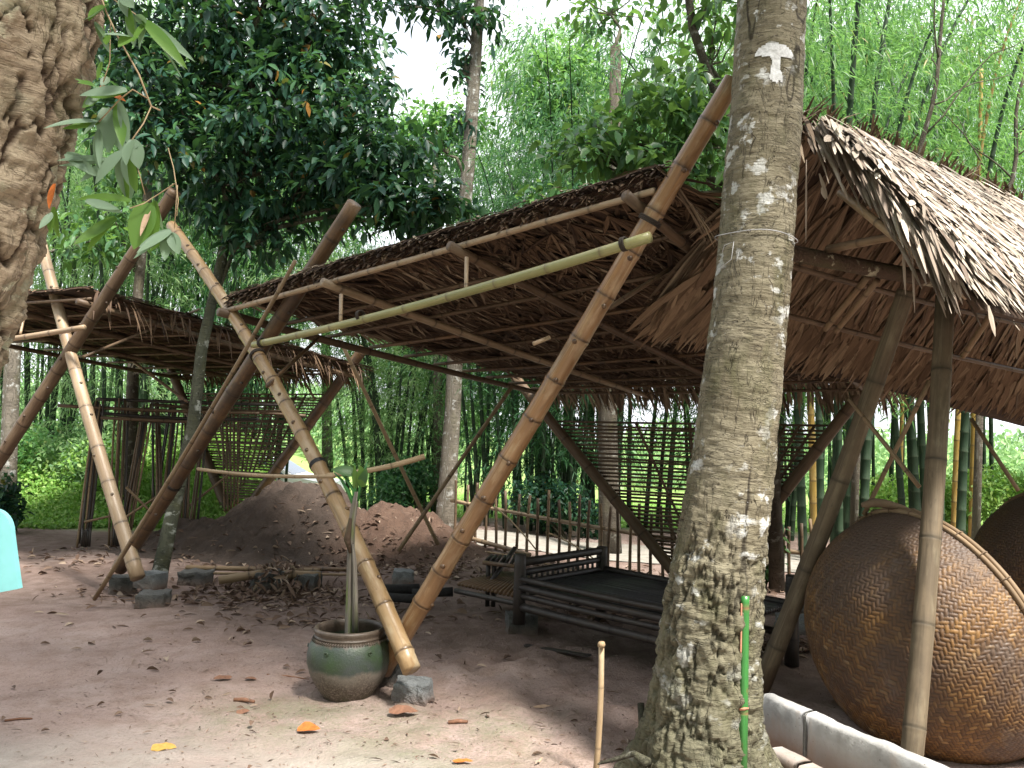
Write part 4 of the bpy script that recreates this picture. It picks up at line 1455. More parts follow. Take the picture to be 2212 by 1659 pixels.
Yt = 2.1
def board_outline():
    pts = [(-160, 1310), (-160, 1150), (-130, 1112), (-60, 1096), (-20, 1098)]
    for a in np.linspace(80, 0, 8):
        pts.append((-16 + 40 * math.cos(R(a)), 1152 - 52 * math.sin(R(a))))
    pts += [(32, 1215), (40, 1272)]
    return pts
ol = board_outline()
fv = [at(x, y, Yt) for x, y in ol]
bv = [p + V((0, .018, 0)) for p in fv]
n_ = len(fv)
vv = np.array([list(p) for p in fv + bv])
fc = np.mean(vv[:n_], axis=0)
bc = np.mean(vv[n_:], axis=0)
vv = np.concatenate([vv, [fc, bc]])
f3 = [[2 * n_, i, (i + 1) % n_] for i in range(n_)] + [[2 * n_ + 1, n_ + (i + 1) % n_, n_ + i] for i in range(n_)]
f4 = [[i, n_ + i, n_ + (i + 1) % n_, (i + 1) % n_] for i in range(n_)]
tb = thing('turquoise_board', 'pale turquoise board with a rounded top, cut off by the left edge', 'board', at(-70, 1320, Yt + .03) * V((1, 1, 0)) if False else V((at(-70, 1320, Yt).x, Yt + .03, 0)))
put('panel', dict(v=vv, f=[np.array(f3), np.array(f4)], uv=vv[:, :2], smooth=False), 'turquoise', tb)
put('post', pole(V((at(-90, 1300, Yt).x, Yt + .04, -.05)), at(-90, 1130, Yt + .04), .02, .02, .4, (0, 0, 0), 8, .02), 'bamboo_grey', tb)

# ------------------------------------------------------------------ big trunks
def trunk_geo(path, radii, sides=150, seed=0, flare=None, lump=.05, crackz=None, rows=420):
    P = np.array([list(p) for p in path])
    s = np.concatenate([[0], np.cumsum(np.linalg.norm(np.diff(P, axis=0), axis=1))])
    ss = np.linspace(0, s[-1], rows)
    Pp = np.stack([np.interp(ss, s, P[:, k]) for k in range(3)], 1)
    for k in range(3):                       # smooth the path
        ker = np.ones(41) / 41
        Pp[:, k] = np.convolve(np.pad(Pp[:, k], 20, mode='reflect', reflect_type='odd'), ker, 'valid')
    rr_ = np.interp(ss, s, radii)
    th = np.linspace(0, 2 * np.pi, sides, endpoint=False)
    T = nrm(np.gradient(Pp, axis=0))
    x = nrm(np.cross(np.tile([0, 1., 0], (rows, 1)), T))
    y = np.cross(T, x)
    TH, SS = np.meshgrid(th, ss)
    c3 = np.stack([np.cos(TH) * 1, np.sin(TH) * 1, SS], -1).reshape(-1, 3)
    r0 = np.repeat(rr_, sides)
    q = np.c_[c3[:, 0] * r0, c3[:, 1] * r0, c3[:, 2]]
    low = np.ones(len(q)) if crackz is None else 1 - sst(crackz[0], crackz[1], q[:, 2])
    disp = (fbm(q * np.array([4, 4, 1.6]), seed, 3) - .5) * lump
    disp += (fbm(q * np.array([11, 11, 34]), seed + 3, 4, .6) - .5) * .016
    # fissures
    cr = np.abs(fbm(q * np.array([13, 13, 4.2]) + 3, seed + 9, 4, .6) - .5)
    crack = np.clip(cr / .042, 0, 1)
    plate = fbm(q * np.array([30, 30, 24]), seed + 21, 4, .6) - .5
    disp += low * (-.020 * (1 - crack) + plate * .045)
    if flare is not None:
        lob = 1 + .5 * np.sin(TH.ravel() * 3 + 1.0) + .28 * np.sin(TH.ravel() * 7 + .3)
        disp += flare[0] * np.exp(-q[:, 2] / flare[1]) * lob * .5
    rad = r0 + disp
    v = np.repeat(Pp, sides, 0) + rad[:, None] * (np.cos(TH).ravel()[:, None] * np.repeat(x, sides, 0) + np.sin(TH).ravel()[:, None] * np.repeat(y, sides, 0))
    i = np.arange(rows - 1)[:, None] * sides
    j = np.arange(sides)[None]
    k = (j + 1) % sides
    f = np.stack([i + j, i + k, i + k + sides, i + j + sides], -1).reshape(-1, 4)
    bark = np.where(low > .02, 1 - low * (1 - crack), 1.)
    # scattered deep cracks higher up
    c2 = np.abs(fbm(q * np.array([7, 7, 1.7]) + 11, seed + 31, 3, .55) - .5)
    gate = sst(.46, .54, fbm(q * 1.7, seed + 40, 2))
    bark = np.minimum(bark, 1 - gate * (1 - np.clip(c2 / .017, 0, 1)))
    uv = np.c_[TH.ravel() * r0.mean(), q[:, 2]]
    return dict(v=v, f=f, uv=uv, attrs=dict(bark=bark)), (Pp, rr_, ss, x, y, T)


Tb = V((at(1512, 1640, 3.72).x, 3.72, -.1))
tp_pts = [Tb, at(1520, 1560, 3.68), at(1540, 1300, 3.66), at(1583, 1000, 3.64), at(1618, 700, 3.62), at(1650, 300, 3.6), at(1668, -20, 3.6)]
tp_pts.append(tp_pts[-1] + (tp_pts[-1] - tp_pts[-2]) * 4.5)
s36 = 3.6 / F_PX
tr_r = np.array([128, 112, 102, 90, 84, 78, 73, 52]) * s36 * 1.0
bt = thing('tree', 'thick ochre-barked trunk standing in front of the thatched hut, white daub near the top', 'tree', V((Tb.x, Tb.y, 0)))
tg, info = trunk_geo(tp_pts, tr_r, 220, 5, (.30, .21), .030, (.8, 1.6), 900)
put('trunk', tg, 'bark_ochre', bt)
# painted white daub: skin 2 mm proud of the bark
Pp, rr_, ss_, tx, ty, tT = info
def daub(cx_, cy_, test, name, step=.0028):
    vs, fs = [], []
    nth, nrow, ns = 220, 900, None
    tv = tg['v'].reshape(900, 220, 3)
    cen = np.repeat(Pp[:, None], 220, 1)
    out = nrm(tv - cen)
    d = tv - np.array(CAM)
    zc = d @ np.array(_F0)
    sx = CX + F_PX * (d @ np.array(_Rr)) / zc
    sy = CY - F_PX * (d @ np.array(_Ur)) / zc
    front = (out @ np.array([0, -1., 0])) > .05
    ins = test(sx, sy) & front
    q = ins[:-1, :-1] & ins[1:, :-1] & ins[:-1, 1:] & ins[1:, 1:]
    ii, jj = np.nonzero(q)
    idm = np.arange(900 * 220).reshape(900, 220)
    f = np.stack([idm[ii, jj], idm[ii, jj + 1], idm[ii + 1, jj + 1], idm[ii + 1, jj]], -1)
    used, inv = np.unique(f, return_inverse=True)
    vv = (tv + out * .0025).reshape(-1, 3)[used]
    return dict(v=vv, f=inv.reshape(f.shape), uv=vv[:, :2])
def daub_test(sx, sy):
    w_ = (fbm(np.c_[sx.ravel() * .25, sy.ravel() * .12, 0 * sx.ravel()], 4, 3) - .5).reshape(sx.shape) * 14
    cap = (((sx - 1672 + w_ * .5) / 42) ** 2 + ((sy - 122) / 31) ** 2 < 1) & (sy < 126 + (sx - 1672) * .04 + w_ * .4)
    stem = (np.abs(sx - 1676 - w_ * .5) < 11 + 5 * sst(145, 165, sy)) & (sy > 120) & (sy < 178 + w_)
    return cap | stem
put('white_daub', daub(0, 0, daub_test, 'white_daub'), 'paint', bt)
# loop of grey wire round the trunk
kk = int(np.argmin(np.abs(Pp[:, 2] - at(1625, 515, 3.6).z)))
th = np.linspace(0, 2 * np.pi, 60)
wl = Pp[kk] + (rr_[kk] + .012) * (np.cos(th)[:, None] * tx[kk] + np.sin(th)[:, None] * ty[kk]) + np.array([0, 0, 1]) * (.006 * np.sin(th * 3))[:, None]
put('wire', join([sweep(wl, .0022, 5, False), sweep([at(1560, 545, 3.42), at(1565, 530, 3.40), at(1585, 522, 3.39), at(1580, 560, 3.40), at(1555, 580, 3.42)], .0015, 5)]), 'twine', bt)
for (pts_, r_) in (([(1400, 1648, 3.55), (1370, 1628, 3.62), (1330, 1640, 3.66), (1290, 1650, 3.65)], .014), ([(1395, 1640, 3.7), (1388, 1560, 3.9), (1384, 1520, 3.95)], .02)):
    put('root', sweep([at(*p) for p in pts_], [r_ * 1.6, r_, r_ * .8, r_ * .4][:len(pts_)], 9, True, None, .3, 4), 'bark_dark', bt)

lt_pts = [V((-2.25, 1.95, -.1)), at(-420, 1250, 1.97), at(-230, 900, 2.0), at(-178, 720, 2.0), at(-116, 540, 2.0), at(-55, 330, 2.0), at(-14, 150, 2.0), at(8, -20, 2.0)]
lt_pts.append(lt_pts[-1] + (lt_pts[-1] - lt_pts[-3]) * 4)
s2 = 2.0 / F_PX
lt_r = np.array([200, 190, 170, 165, 168, 178, 188, 195, 150]) * s2
lt = thing('tree', 'leaning brown trunk in the near left corner with flaking bark', 'tree', V((-2.25, 1.95, 0)))
lg, _ = trunk_geo(lt_pts, lt_r, 200, 31, None, .055, (4, 6), 700)
put('trunk', lg, 'bark_brown', lt)


# ------------------------------------------------------------------ round basket boats
def coracle(name, label, cen, R_, depth, bdir, cell=.0165):
    b = V(bdir).normalized()
    x = b.cross(V((0, 0, 1))).normalized()
    y = x.cross(b)
    nr, nth = 260, 760
    rho = np.linspace(0, 1, nr)[:, None] * np.ones(nth)
    th = np.linspace(0, 2 * np.pi, nth, endpoint=False)[None] * np.ones((nr, 1))
    arc = R_ * 1.28
    gx, gy = rho * np.cos(th) * arc / cell, rho * np.sin(th) * arc / cell
    # slight irregularity of the strands
    q = np.c_[gx.ravel() * .12, gy.ravel() * .12, 0 * gx.ravel()]
    gx = gx + ((fbm(q, 3, 2) - .5) * 2.2).reshape(gx.shape)
    gy = gy + ((fbm(q, 8, 2) - .5) * 2.2).reshape(gx.shape)
    iu, iv = np.floor(gx).astype(int), np.floor(gy).astype(int)
    fu, fv_ = gx - iu, gy - iv
    hor = ((iu + iv) % 4) < 2
    pu, pv = 1 - (2 * fu - 1) ** 2, 1 - (2 * fv_ - 1) ** 2
    # over two, under two: run position along the strand
    ru = ((iu + iv) % 4 + fu)
    hh = np.where(hor, (np.clip(pv, 0, 1) ** .5) * (.55 + .45 * np.sin(np.clip(ru / 2, 0, 1) * np.pi)), (np.clip(pu, 0, 1) ** .5) * (.55 + .45 * np.sin(np.clip((((iu + iv) % 4) - 2 + fv_) / 2, 0, 1) * np.pi)))
    strand = np.where(hor, _h(iv, iv * 0 + 3, (iu + iv) // 4, 5), _h(iu, iu * 0 + 9, (iu + iv) // 4, 6))
    # bowl profile: a flattened dome
    ph = rho * np.pi / 2
    rad, hgt = R_ * np.sin(ph) ** .89, depth * np.maximum(np.cos(ph), 0) ** .92
    c = np.array(cen, float)
    bx, by, bb = map(np.array, (x, y, b))
    base = c + rad[..., None] * (np.cos(th)[..., None] * bx + np.sin(th)[..., None] * by) + hgt[..., None] * bb
    no = nrm(np.cross(np.gradient(base, axis=0), np.roll(base, -1, 1) - np.roll(base, 1, 1)))
    no[0] = bb
    no = np.where(((no * (base - c)).sum(-1, keepdims=True)) < 0, -no, no)
    v = base + no * (hh[..., None] * .0045 - .003)
    idm = np.arange(nr * nth).reshape(nr, nth)
    nx_ = np.roll(idm, -1, 1)
    f = np.stack([idm[:-1], nx_[:-1], nx_[1:], idm[1:]], -1).reshape(-1, 4)
    root = thing(name, label, 'basket boat', V((cen[0], cen[1], 0)))
    put('hull', dict(v=v.reshape(-1, 3), f=f, uv=np.c_[gx.ravel(), gy.ravel()], attrs=dict(weave=hh.ravel(), strand=strand.ravel())), 'basket', root)
    inn = (base - no * .018)[::6, ::6]
    n1, n2 = inn.shape[:2]
    idm = np.arange(n1 * n2).reshape(n1, n2)
    nx_ = np.roll(idm, -1, 1)
    f = np.stack([idm[:-1], idm[1:], nx_[1:], nx_[:-1]], -1).reshape(-1, 4)
    put('lining', dict(v=inn.reshape(-1, 3), f=f, uv=np.zeros((n1 * n2, 2))), 'thatch_back', root)
    tt = np.linspace(0, 2 * np.pi, 97)
    gs = []
    for (dr, dh, r_) in ((.008, .0, .0125), (.006, .024, .012), (-.012, .0, .012)):
        path = c + (R_ + dr) * (np.cos(tt)[:, None] * bx + np.sin(tt)[:, None] * by) + bb * (dh - .02)
        gs.append(sweep(path, r_, 8, False, None, .12, int(dr * 1000)))
    put('rim', join(gs), 'bamboo_grey', root)
    gs = []
    for k in range(30):
        a = k / 30 * 2 * np.pi
        e = np.cos(a) * bx + np.sin(a) * by
        tq = np.linspace(0, 2 * np.pi, 12)
        path = c + e * (R_ + .002) + bb * -.008 + .025 * np.cos(tq)[:, None] * e + .028 * np.sin(tq)[:, None] * bb
        gs.append(sweep(path, .0028, 5, False))
    for q_ in gs:
        put('lashing', q_, 'rope', root)
    return root
CC = at(2016, 1366, 4.33)
coracle('basket_boat', 'large round woven basket boat tipped on edge behind the two hut poles, lit amber weave', CC, .648, .575, (-.904, -.290, -.314))
CC2 = at(2325, 1268, 5.6)
coracle('basket_boat', 'dark round basket boat at the right edge behind the amber one', CC2, .66, .55, (-.90, -.30, -.31))
tq = [at(1862, 1092, 4.3), at(1888, 1086, 4.3), at(1915, 1088, 4.3), at(1950, 1098, 4.32), at(1990, 1116, 4.35)]
o = put('straw_roll', sweep(tq, [.012, .024, .022, .018, .010], 10, True, None, .5, 3), 'rope', None, tq[2])
tag(o, 'bundle of cane lashing lying on top of the amber basket boat', 'bundle')

# ------------------------------------------------------------------ thatched hut
ht = thing('thatched_hut', 'thatched hut with bleached shaggy roof over the basket boats', 'hut', gp(1972, 1660))
Rs = at(1736, 290, 3.85)
rd = V((.80, .60, 0))
Re = Rs + rd * 4.6
Es = at(1372, 722, 4.85)
Ee = Es + V((.80, .60, -.09)) * 6.2
Ns = at(2108, 690, 3.05)
Ne = Ns + rd * 3.6 + V((0, 0, .05))
PF, DF = patch(Rs, Re, Ee, Es, -.03)
PN, DN = patch(Rs, Re, Ne, Ns, .05)
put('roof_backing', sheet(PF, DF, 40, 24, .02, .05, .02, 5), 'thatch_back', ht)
g1 = fans(PF, DF, 30, 5, 17, .70, .052, .30, .030, .007, sag=.0, v1=.58, sgn=1, pitch=-.02, lean=.02, u0=.03)
n_ = 900
u_ = rng.random(n_)
d_, e_ = DF(u_, np.full(n_, .93))
fr_ = blades(PF(u_, rng.uniform(.60, .77, n_)) + np.array([0, 0, .02]) + rng.normal(size=(n_, 3)) * .015, d_ + e_ * rng.normal(size=(n_, 1)) * .22, np.tile([.3, .5, .8], (n_, 1)), rng.uniform(.22, .42, n_), .046, .04, .12)
v_ = rng.random(240) * .82
d_, e_ = DF(np.full(240, .01), v_)
lf = blades(PF(np.full(240, .012), v_) + rng.normal(size=(240, 3)) * .02 + np.array([0, 0, .03]), d_ - e_ * rng.uniform(-.2, .06, (240, 1)) , np.tile([0, 0, 1.], (240, 1)), rng.uniform(.15, .30, 240), .05, .03, .2)
put('roof_underside', join([g1, fr_, lf]), 'thatch_rust', ht)
fart = fans(PF, DF, 34, 9, 6, .5, .03, .25, .10, .012, sag=.02, v1=.72, sgn=1, pitch=.04)
v_ = rng.random(90) * .8
d_, e_ = DF(np.full(90, .01), v_)
lf2 = blades(PF(np.full(90, .012), v_) + rng.normal(size=(90, 3)) * .02 + np.array([0, 0, .09]), d_ - e_ * rng.uniform(-.1, .15, (90, 1)), np.tile([0, 0, 1.], (90, 1)), rng.uniform(.2, .4, 90), .03, .1, .2)
put('roof_far_slope', join([fart, lf2]), 'thatch_grey', ht)
put('roof_backing', sheet(PN, DN, 30, 24, .02, .0, .02, 6), 'thatch_back', ht)
near = []
for lay in range(3):
    near.append(fans(PN, DN, 36, 13, 6, .36, .036, .42, .045 + .016 * lay, .018, sag=.03, v1=.74, sgn=1, pitch=.02 - .02 * lay))
n_ = 2600
u_, v_ = rng.random(n_) ** 1.2, rng.random(n_) * .78
d_, e_ = DN(u_, v_)
near.append(blades(PN(u_, v_) + np.array([.05, -.07, .06]) + rng.normal(size=(n_, 3)) * .015, d_ + e_ * rng.normal(size=(n_, 1)) * .8 + np.array([.0, -.05, .07]), np.tile([.3, -.5, .8], (n_, 1)), rng.uniform(.08, .34, n_), rng.uniform(.008, .036, n_), .05))
# ragged gable edge and eave
n_ = 230
v_ = rng.random(n_) * .76
d_, e_ = DN(np.full(n_, .01), v_)
near.append(blades(PN(np.full(n_, .01), v_) + np.array([0, -.02, .05]) + rng.normal(size=(n_, 3)) * .025, d_ - e_ * rng.uniform(-.1, .5, (n_, 1)) + np.array([0, 0, -.1]), np.tile([.3, -.5, .8], (n_, 1)), rng.uniform(.12, .34, n_), rng.uniform(.014, .042, n_), .25))
u_ = rng.random(420)
d_, e_ = DN(u_, np.full(420, .97))
near.append(blades(PN(u_, rng.uniform(.64, .78, 420)) + np.array([0, -.02, .03]) + rng.normal(size=(420, 3)) * .03, d_ + e_ * rng.normal(size=(420, 1)) * .35, np.tile([.3, -.5, .8], (420, 1)), rng.uniform(.1, .28, 420), .036, .25))
put('roof_near_slope', join(near), 'thatch_pale', ht)
n_ = 700
u_ = rng.random(n_)
sgn = np.where(rng.random(n_) < .5, 1, -1)[:, None]
d1, e1 = DN(u_, np.full(n_, .02))
d2, _ = DF(u_, np.full(n_, .02))
dd2 = np.where(sgn > 0, d1, d2)
put('ridge_cap', blades(PN(u_, np.zeros(n_)) + np.array([0, 0, .07]) - dd2 * .1 + rng.normal(size=(n_, 3)) * .025, dd2 + e1 * rng.normal(size=(n_, 1)) * .7 + np.array([0, 0, .1]), np.tile([0, 0, 1.], (n_, 1)), rng.uniform(.15, .45, n_), .022, .25), 'thatch_grey', ht)
# long loose blades hanging in the gable
for (x0, y0, x1, y1, w_) in ((1742, 345, 1741, 520, 5), (1775, 405, 1784, 430, 14), (1770, 375, 1788, 428, 11), (1818, 395, 1833, 432, 9), (1950, 520, 1956, 633, 9), (1970, 530, 1976, 672, 7), (1995, 540, 2044, 682, 11), (2040, 560, 2080, 655, 15), (1730, 330, 1722, 365, 8), (2135, 660, 2150, 725, 14), (2060, 580, 2078, 640, 12), (1905, 462, 1932, 520, 12)):
    Yh = 3.72 + (x0 - 1736) / (2108 - 1736) * (3.0 - 3.72)
    g = blades([list(at(x0, y0, Yh))], [list(at(x1, y1, Yh) - at(x0, y0, Yh))], [[.3, -1, .2]], [(at(x1, y1, Yh) - at(x0, y0, Yh)).length], [w_ * Yh / F_PX], .03, .3, None, .1)
    put('loose_blade', g, 'thatch_pale', ht)
# timber
put('beam', sweep([at(1660, 535, 3.98), at(1705, 546, 4.0), at(1880, 580, 4.2), at(2060, 612, 4.4), at(2330, 660, 4.9)], np.array([18, 18, 18, 18, 18]) * 4.0 / F_PX, 14, True, None, .1, 2), 'bark_brown', ht)
tiltb = put('gable_pole', pole(at(1814, 415, 3.66), at(2090, 640, 3.15), .018, .017, .3, (0, 0, 0), 10, .03), 'bamboo_tan', ht)
put('gable_pole', pole(at(1790, 538, 4.05), at(1945, 508, 3.55), .021, .019, .3, (0, 0, 0), 10, .03), 'bamboo_grey', ht)
put('gable_pole', pole(at(1735, 300, 3.9), at(1448, 650, 4.75), .019, .019, .3, (0, 0, -.05), 10, .03), 'bamboo_brown', ht)
for (a, b, r_) in (((1650, 668, 4.75), (2330, 826, 6.6), .017), ((1655, 560, 4.35), (2300, 720, 6.2), .017), ((1440, 628, 4.8), (1560, 654, 4.8), .014)):
    put('purlin', pole(at(*a), at(*b), r_, r_, .3, (0, 0, -.02), 9, .05), 'bamboo_brown', ht)
for (x0, y0, x1, y1) in ((1875, 598, 1782, 712), (1895, 606, 1805, 716), (1700, 560, 1620, 720), (2160, 650, 2080, 770)):
    put('rafter', pole(at(x0, y0, 4.5), at(x1, y1, 4.95), .019, .017, .3, (0, 0, 0), 9, .05), 'bamboo_grey', ht)
p1 = put('post', pole(at(1640, 1492, 4.78), at(1958, 628, 4.3), .053, .046, .52, (.02, 0, 0), 16, .03), 'peeled', ht)
tag(p1, 'weathered pole leaning right against the basket boat')
p2 = put('post', pole(at(1961, 1720, 3.52), at(2042, 640, 4.15), .046, .046, .42, (.015, 0, 0), 16, .045), 'peeled', ht)
tag(p2, 'upright weathered pole in front of the basket boat')
for (a, b, r_) in (((1834, 862, 4.35), (1986, 1052, 4.0), .0115), ((2008, 822, 4.25), (1866, 1112, 4.5), .0125), ((2098, 905, 4.9), (2200, 1060, 4.7), .012)):
    put('brace', pole(at(*a), at(*b), r_, r_, .35, (0, 0, 0), 8, .03), 'bamboo_grey', ht)

# ------------------------------------------------------------------ leaf litter
def scatter_leaves(n, area, size, seed):
    g = np.random.default_rng(seed)
    x0, x1, y0, y1 = area
    x, y = g.uniform(x0, x1, n), g.uniform(y0, y1, n)
    return x, y
lx, ly = [], []
for (n, c, sx, sy) in ((620, gp(560, 1290), 1.3, .45), (520, gp(760, 1215), 1.4, .8), (120, gp(720, 1345), 1.0, .35), (220, gp(1340, 1330), .8, .4), (420, gp(1250, 1240), 1.8, 1.0), (160, gp(950, 1230), .5, .7),
                       (200, gp(1720, 1400), .3, .18), (380, gp(1640, 1260), 1.1, 1.0), (180, gp(200, 1215), 1.2, .8), (26, gp(420, 1440), 1.4, .7), (40, gp(1200, 1600), 1.0, .5), (16, gp(300, 1560), 1.1, .4)):
    lx.append(rng.normal(c.x, sx * .6, n))
    ly.append(rng.normal(c.y, sy * .6, n))
lx.append(rng.uniform(-3.5, 3, 60))
ly.append(rng.uniform(3.6, 7, 60))
lx, ly = np.concatenate(lx), np.concatenate(ly)
ok = (ly > 3.2) & (ly < 12.5)
lx, ly = lx[ok], ly[ok]
lz = np.maximum(Hf(lx, ly), mound_h(lx, ly) + H(lx, ly)) + rng.uniform(.002, .018, len(lx))
n = len(lx)
d = rdir(n, 0, 1)
d[:, 2] = np.abs(d[:, 2]) * .25
nor = rdir(n, 2.2)
slim = rng.random(n) < .55
nearf = .55 + .45 * sst(4.2, 6.0, ly)
Ln = np.where(slim, rng.uniform(.06, .15, n), rng.uniform(.05, .11, n)) * nearf
W = np.where(slim, rng.uniform(.010, .02, n), rng.uniform(.025, .05, n)) * nearf
lt_ = put('leaf_litter', leaves(np.c_[lx, ly, lz], d, nor, Ln, W, 'broad', rng.uniform(.1, .5), .12), 'litter')
tag(lt_, 'brown dry leaves and bamboo sheaths littering the earth', None, None, 'stuff')
g = np.random.default_rng(57)
n = 2000
dx_, dy_ = g.normal(-.3, 1.9, n), 3.4 + np.abs(g.normal(0, 2.3, n))
dz_ = Hf(dx_, dy_) + .003
o = put('plant_debris', leaves(np.c_[dx_, dy_, dz_], np.c_[g.normal(size=(n, 2)), g.uniform(0, .25, n)], np.c_[g.normal(size=(n, 2)) * .3, np.ones(n)], g.uniform(.008, .04, n), g.uniform(.003, .010, n), 'rhomb', .2, .0), 'litter')
tag(o, 'small bits of leaf and twig strewn over the earth', None, None, 'stuff')
g = np.random.default_rng(58)
pc = at(600, 1240, 7.7)
n = 420
hx_, hy_ = g.normal(pc.x, .26, n), g.normal(pc.y - .05, .16, n)
hz_ = Hf(hx_, hy_) + np.clip(.22 * np.exp(-((hx_ - pc.x) / .25) ** 2), .0, 1) * g.random(n) + .01
o = put('leaf_heap', leaves(np.c_[hx_, hy_, hz_], rdir(n, -.1), rdir(n, 1.2), g.uniform(.07, .17, n), g.uniform(.012, .04, n), 'broad', .4, .2), 'litter')
tag(o, 'heap of dry leaves and sheaths caught on the bamboo logs', None, None, 'stuff')
# small clods
n = 2600
cx_, cy_ = rng.normal(-.2, 2.2, n), rng.uniform(3.4, 8.5, n)
cz_ = Hf(cx_, cy_)
r_ = rng.uniform(.002, .008, n)
base = np.array([[1, 0, 0], [-1, 0, 0], [0, 1, 0], [0, -1, 0], [0, 0, 1], [0, 0, -1.]])
fo = np.array([[0, 2, 4], [2, 1, 4], [1, 3, 4], [3, 0, 4], [2, 0, 5], [1, 2, 5], [3, 1, 5], [0, 3, 5]])
v = (base[None] * r_[:, None, None] * rng.uniform(.6, 1.4, (n, 6, 3)) + np.c_[cx_, cy_, cz_][:, None]).reshape(-1, 3)
f = (np.arange(n)[:, None, None] * 6 + fo[None]).reshape(-1, 3)
cl = put('soil_crumbs', dict(v=v, f=f, attrs=dict(grey=np.zeros(len(v)))), 'ground')
tag(cl, 'crumbs of reddish soil on the yard', None, None, 'stuff')

def fallen(px, py, wpx, mat, label, aspect=.45, ang=0., curl=.25, lift=.012):
    g = gp(px, py)
    Ln = wpx * g.y / F_PX * .85
    curl = min(curl, 1.0) * .32
    d = np.array([math.cos(ang), math.sin(ang), 0])
    a = np.array([g.x, g.y, zground(g.x, g.y) + lift]) - d * Ln / 2
    geo = leaf_strip(a, a + d * Ln, Ln * aspect, (random.uniform(-.35, .35), random.uniform(-.5, .1), 1), 10, random.uniform(-.05, .07), curl)
    geo['v'][:, 2] += (fbm(geo['v'] * 30, int(px), 2) - .5) * .02
    geo['v'][:, 2] = np.maximum(geo['v'][:, 2], a[2] - lift + .003)
    o = put('fallen_leaf', geo, mat, None, a)
    tag(o, label, 'leaf')
M['orange_leaf'] = flat('orange dead leaf', (.44, .125, .028), .6, .3, 0, .25, 60, .3)
M['yellow_leaf'] = flat('yellow dead leaf', (.42, .25, .06), .6, .3, 0, .2, 60, .3)
M['brown_leaf'] = flat('brown dead leaf', (.18, .09, .055), .7, .3, 0, .3, 50, .4)
M['tan_leaf'] = flat('tan dead leaf', (.42, .29, .2), .7, .3, 0, .25, 50, .4)
fallen(667, 1582, 56, 'orange_leaf', 'curled orange leaf on the earth left of the jar foot', .75, .15, .8)
fallen(354, 1626, 62, 'yellow_leaf', 'flat yellow leaf on the sandy earth at the lower left', .5, .05, .3)
fallen(1000, 1654, 52, 'orange_leaf', 'orange yellow leaf at the bottom edge of the yard', .4, .3, .5)
fallen(872, 1548, 74, 'brown_leaf', 'large curled reddish brown leaf in front of the granite block', .4, .12, 1.1, .02)
fallen(1176, 1516, 54, 'tan_leaf', 'tan bark-like leaf on the trodden earth before the bed', .3, 0, .9)
fallen(542, 1468, 30, 'brown_leaf', 'domed brown leaf on the earth midway left of the jar', .6, .1, .9)
fallen(482, 1466, 44, 'brown_leaf', 'ragged dark leaf pair left of the domed brown leaf', .6, .4, 1.0)
fallen(525, 1541, 32, 'brown_leaf', 'small oval brown leaf among the moss', .6, .3, .7)
fallen(1168, 1650, 24, 'tan_leaf', 'pale narrow leaf near the bottom edge', .35, 1.2, .4)
fallen(1392, 1622, 60, 'tan_leaf', 'pale torn leaf beside the thin dry stake', .5, -.2, .6)
fallen(1235, 1252, 30, 'tan_leaf', 'pale leaf by the bed corner', .5, .4, .6)
fallen(1668, 1640, 50, 'tan_leaf', 'dry tan leaf at the foot of the lower kerb', .4, -.6, .8, .03)
for (a, b, r_, lb) in (((968, 1564, 4.27), (1010, 1566, 4.26), .010, 'short brown twig lying right of the granite block'), ((505, 1511, 4.75), (550, 1514, 4.73), .010, 'short brown twig on the earth left of the jar'), ((10, 1554, 4.1), (70, 1549, 4.12), .006, 'thin straight twig at the left edge'), ((576, 1460, 5.1), (668, 1460, 5.05), .004, 'thin dark twig left of the jar')):
    ga, gb = gp(a[0], a[1]), gp(b[0], b[1])
    ga.z, gb.z = zground(ga.x, ga.y) + r_ * .8, zground(gb.x, gb.y) + r_ * .8
    o = put('twig', sweep([ga, lerp(ga, gb, .5) + V((0, .01, .002)), gb], [r_, r_ * 1.1, r_ * .7], 8, True, None, .4, int(a[0])), 'brown_leaf', None, ga)
    tag(o, lb, 'twig')

# ------------------------------------------------------------------ near hanging bamboo spray
hb = thing('bamboo_spray', 'long pale bamboo leaves hanging from a twig beside the leaning left trunk', 'branch', at(250, -10, 1.95))
Yb = 1.95
c3 = lambda x, y: at(x / 3, y / 3, Yb + .03 * math.sin(x * .02) )
for pts_, r_ in (([(640, -60), (690, 80), (760, 230), (900, 480), (980, 690), (1040, 715)], .0022), ([(715, 150), (712, 400), (660, 560)], .0014), ([(980, 690), (930, 800), (860, 900), (800, 990)], .0016), ([(960, 640), (860, 580), (780, 640), (640, 790)], .0016),
                 ([(1130, 1190), (1040, 1250), (930, 1320), (840, 1350)], .0014), ([(890, 1080), (915, 1170), (940, 1260)], .0012), ([(1090, 960), (1125, 1090), (1140, 1190), (1155, 1300), (1145, 1400)], .0013), ([(740, 0), (830, 60), (930, 130)], .0016), ([(1150, 1200), (1130, 1480)], .0012)):
    put('twig', sweep([c3(*p) for p in pts_], r_, 6), 'bamboo_fresh' if False else 'stick', hb)
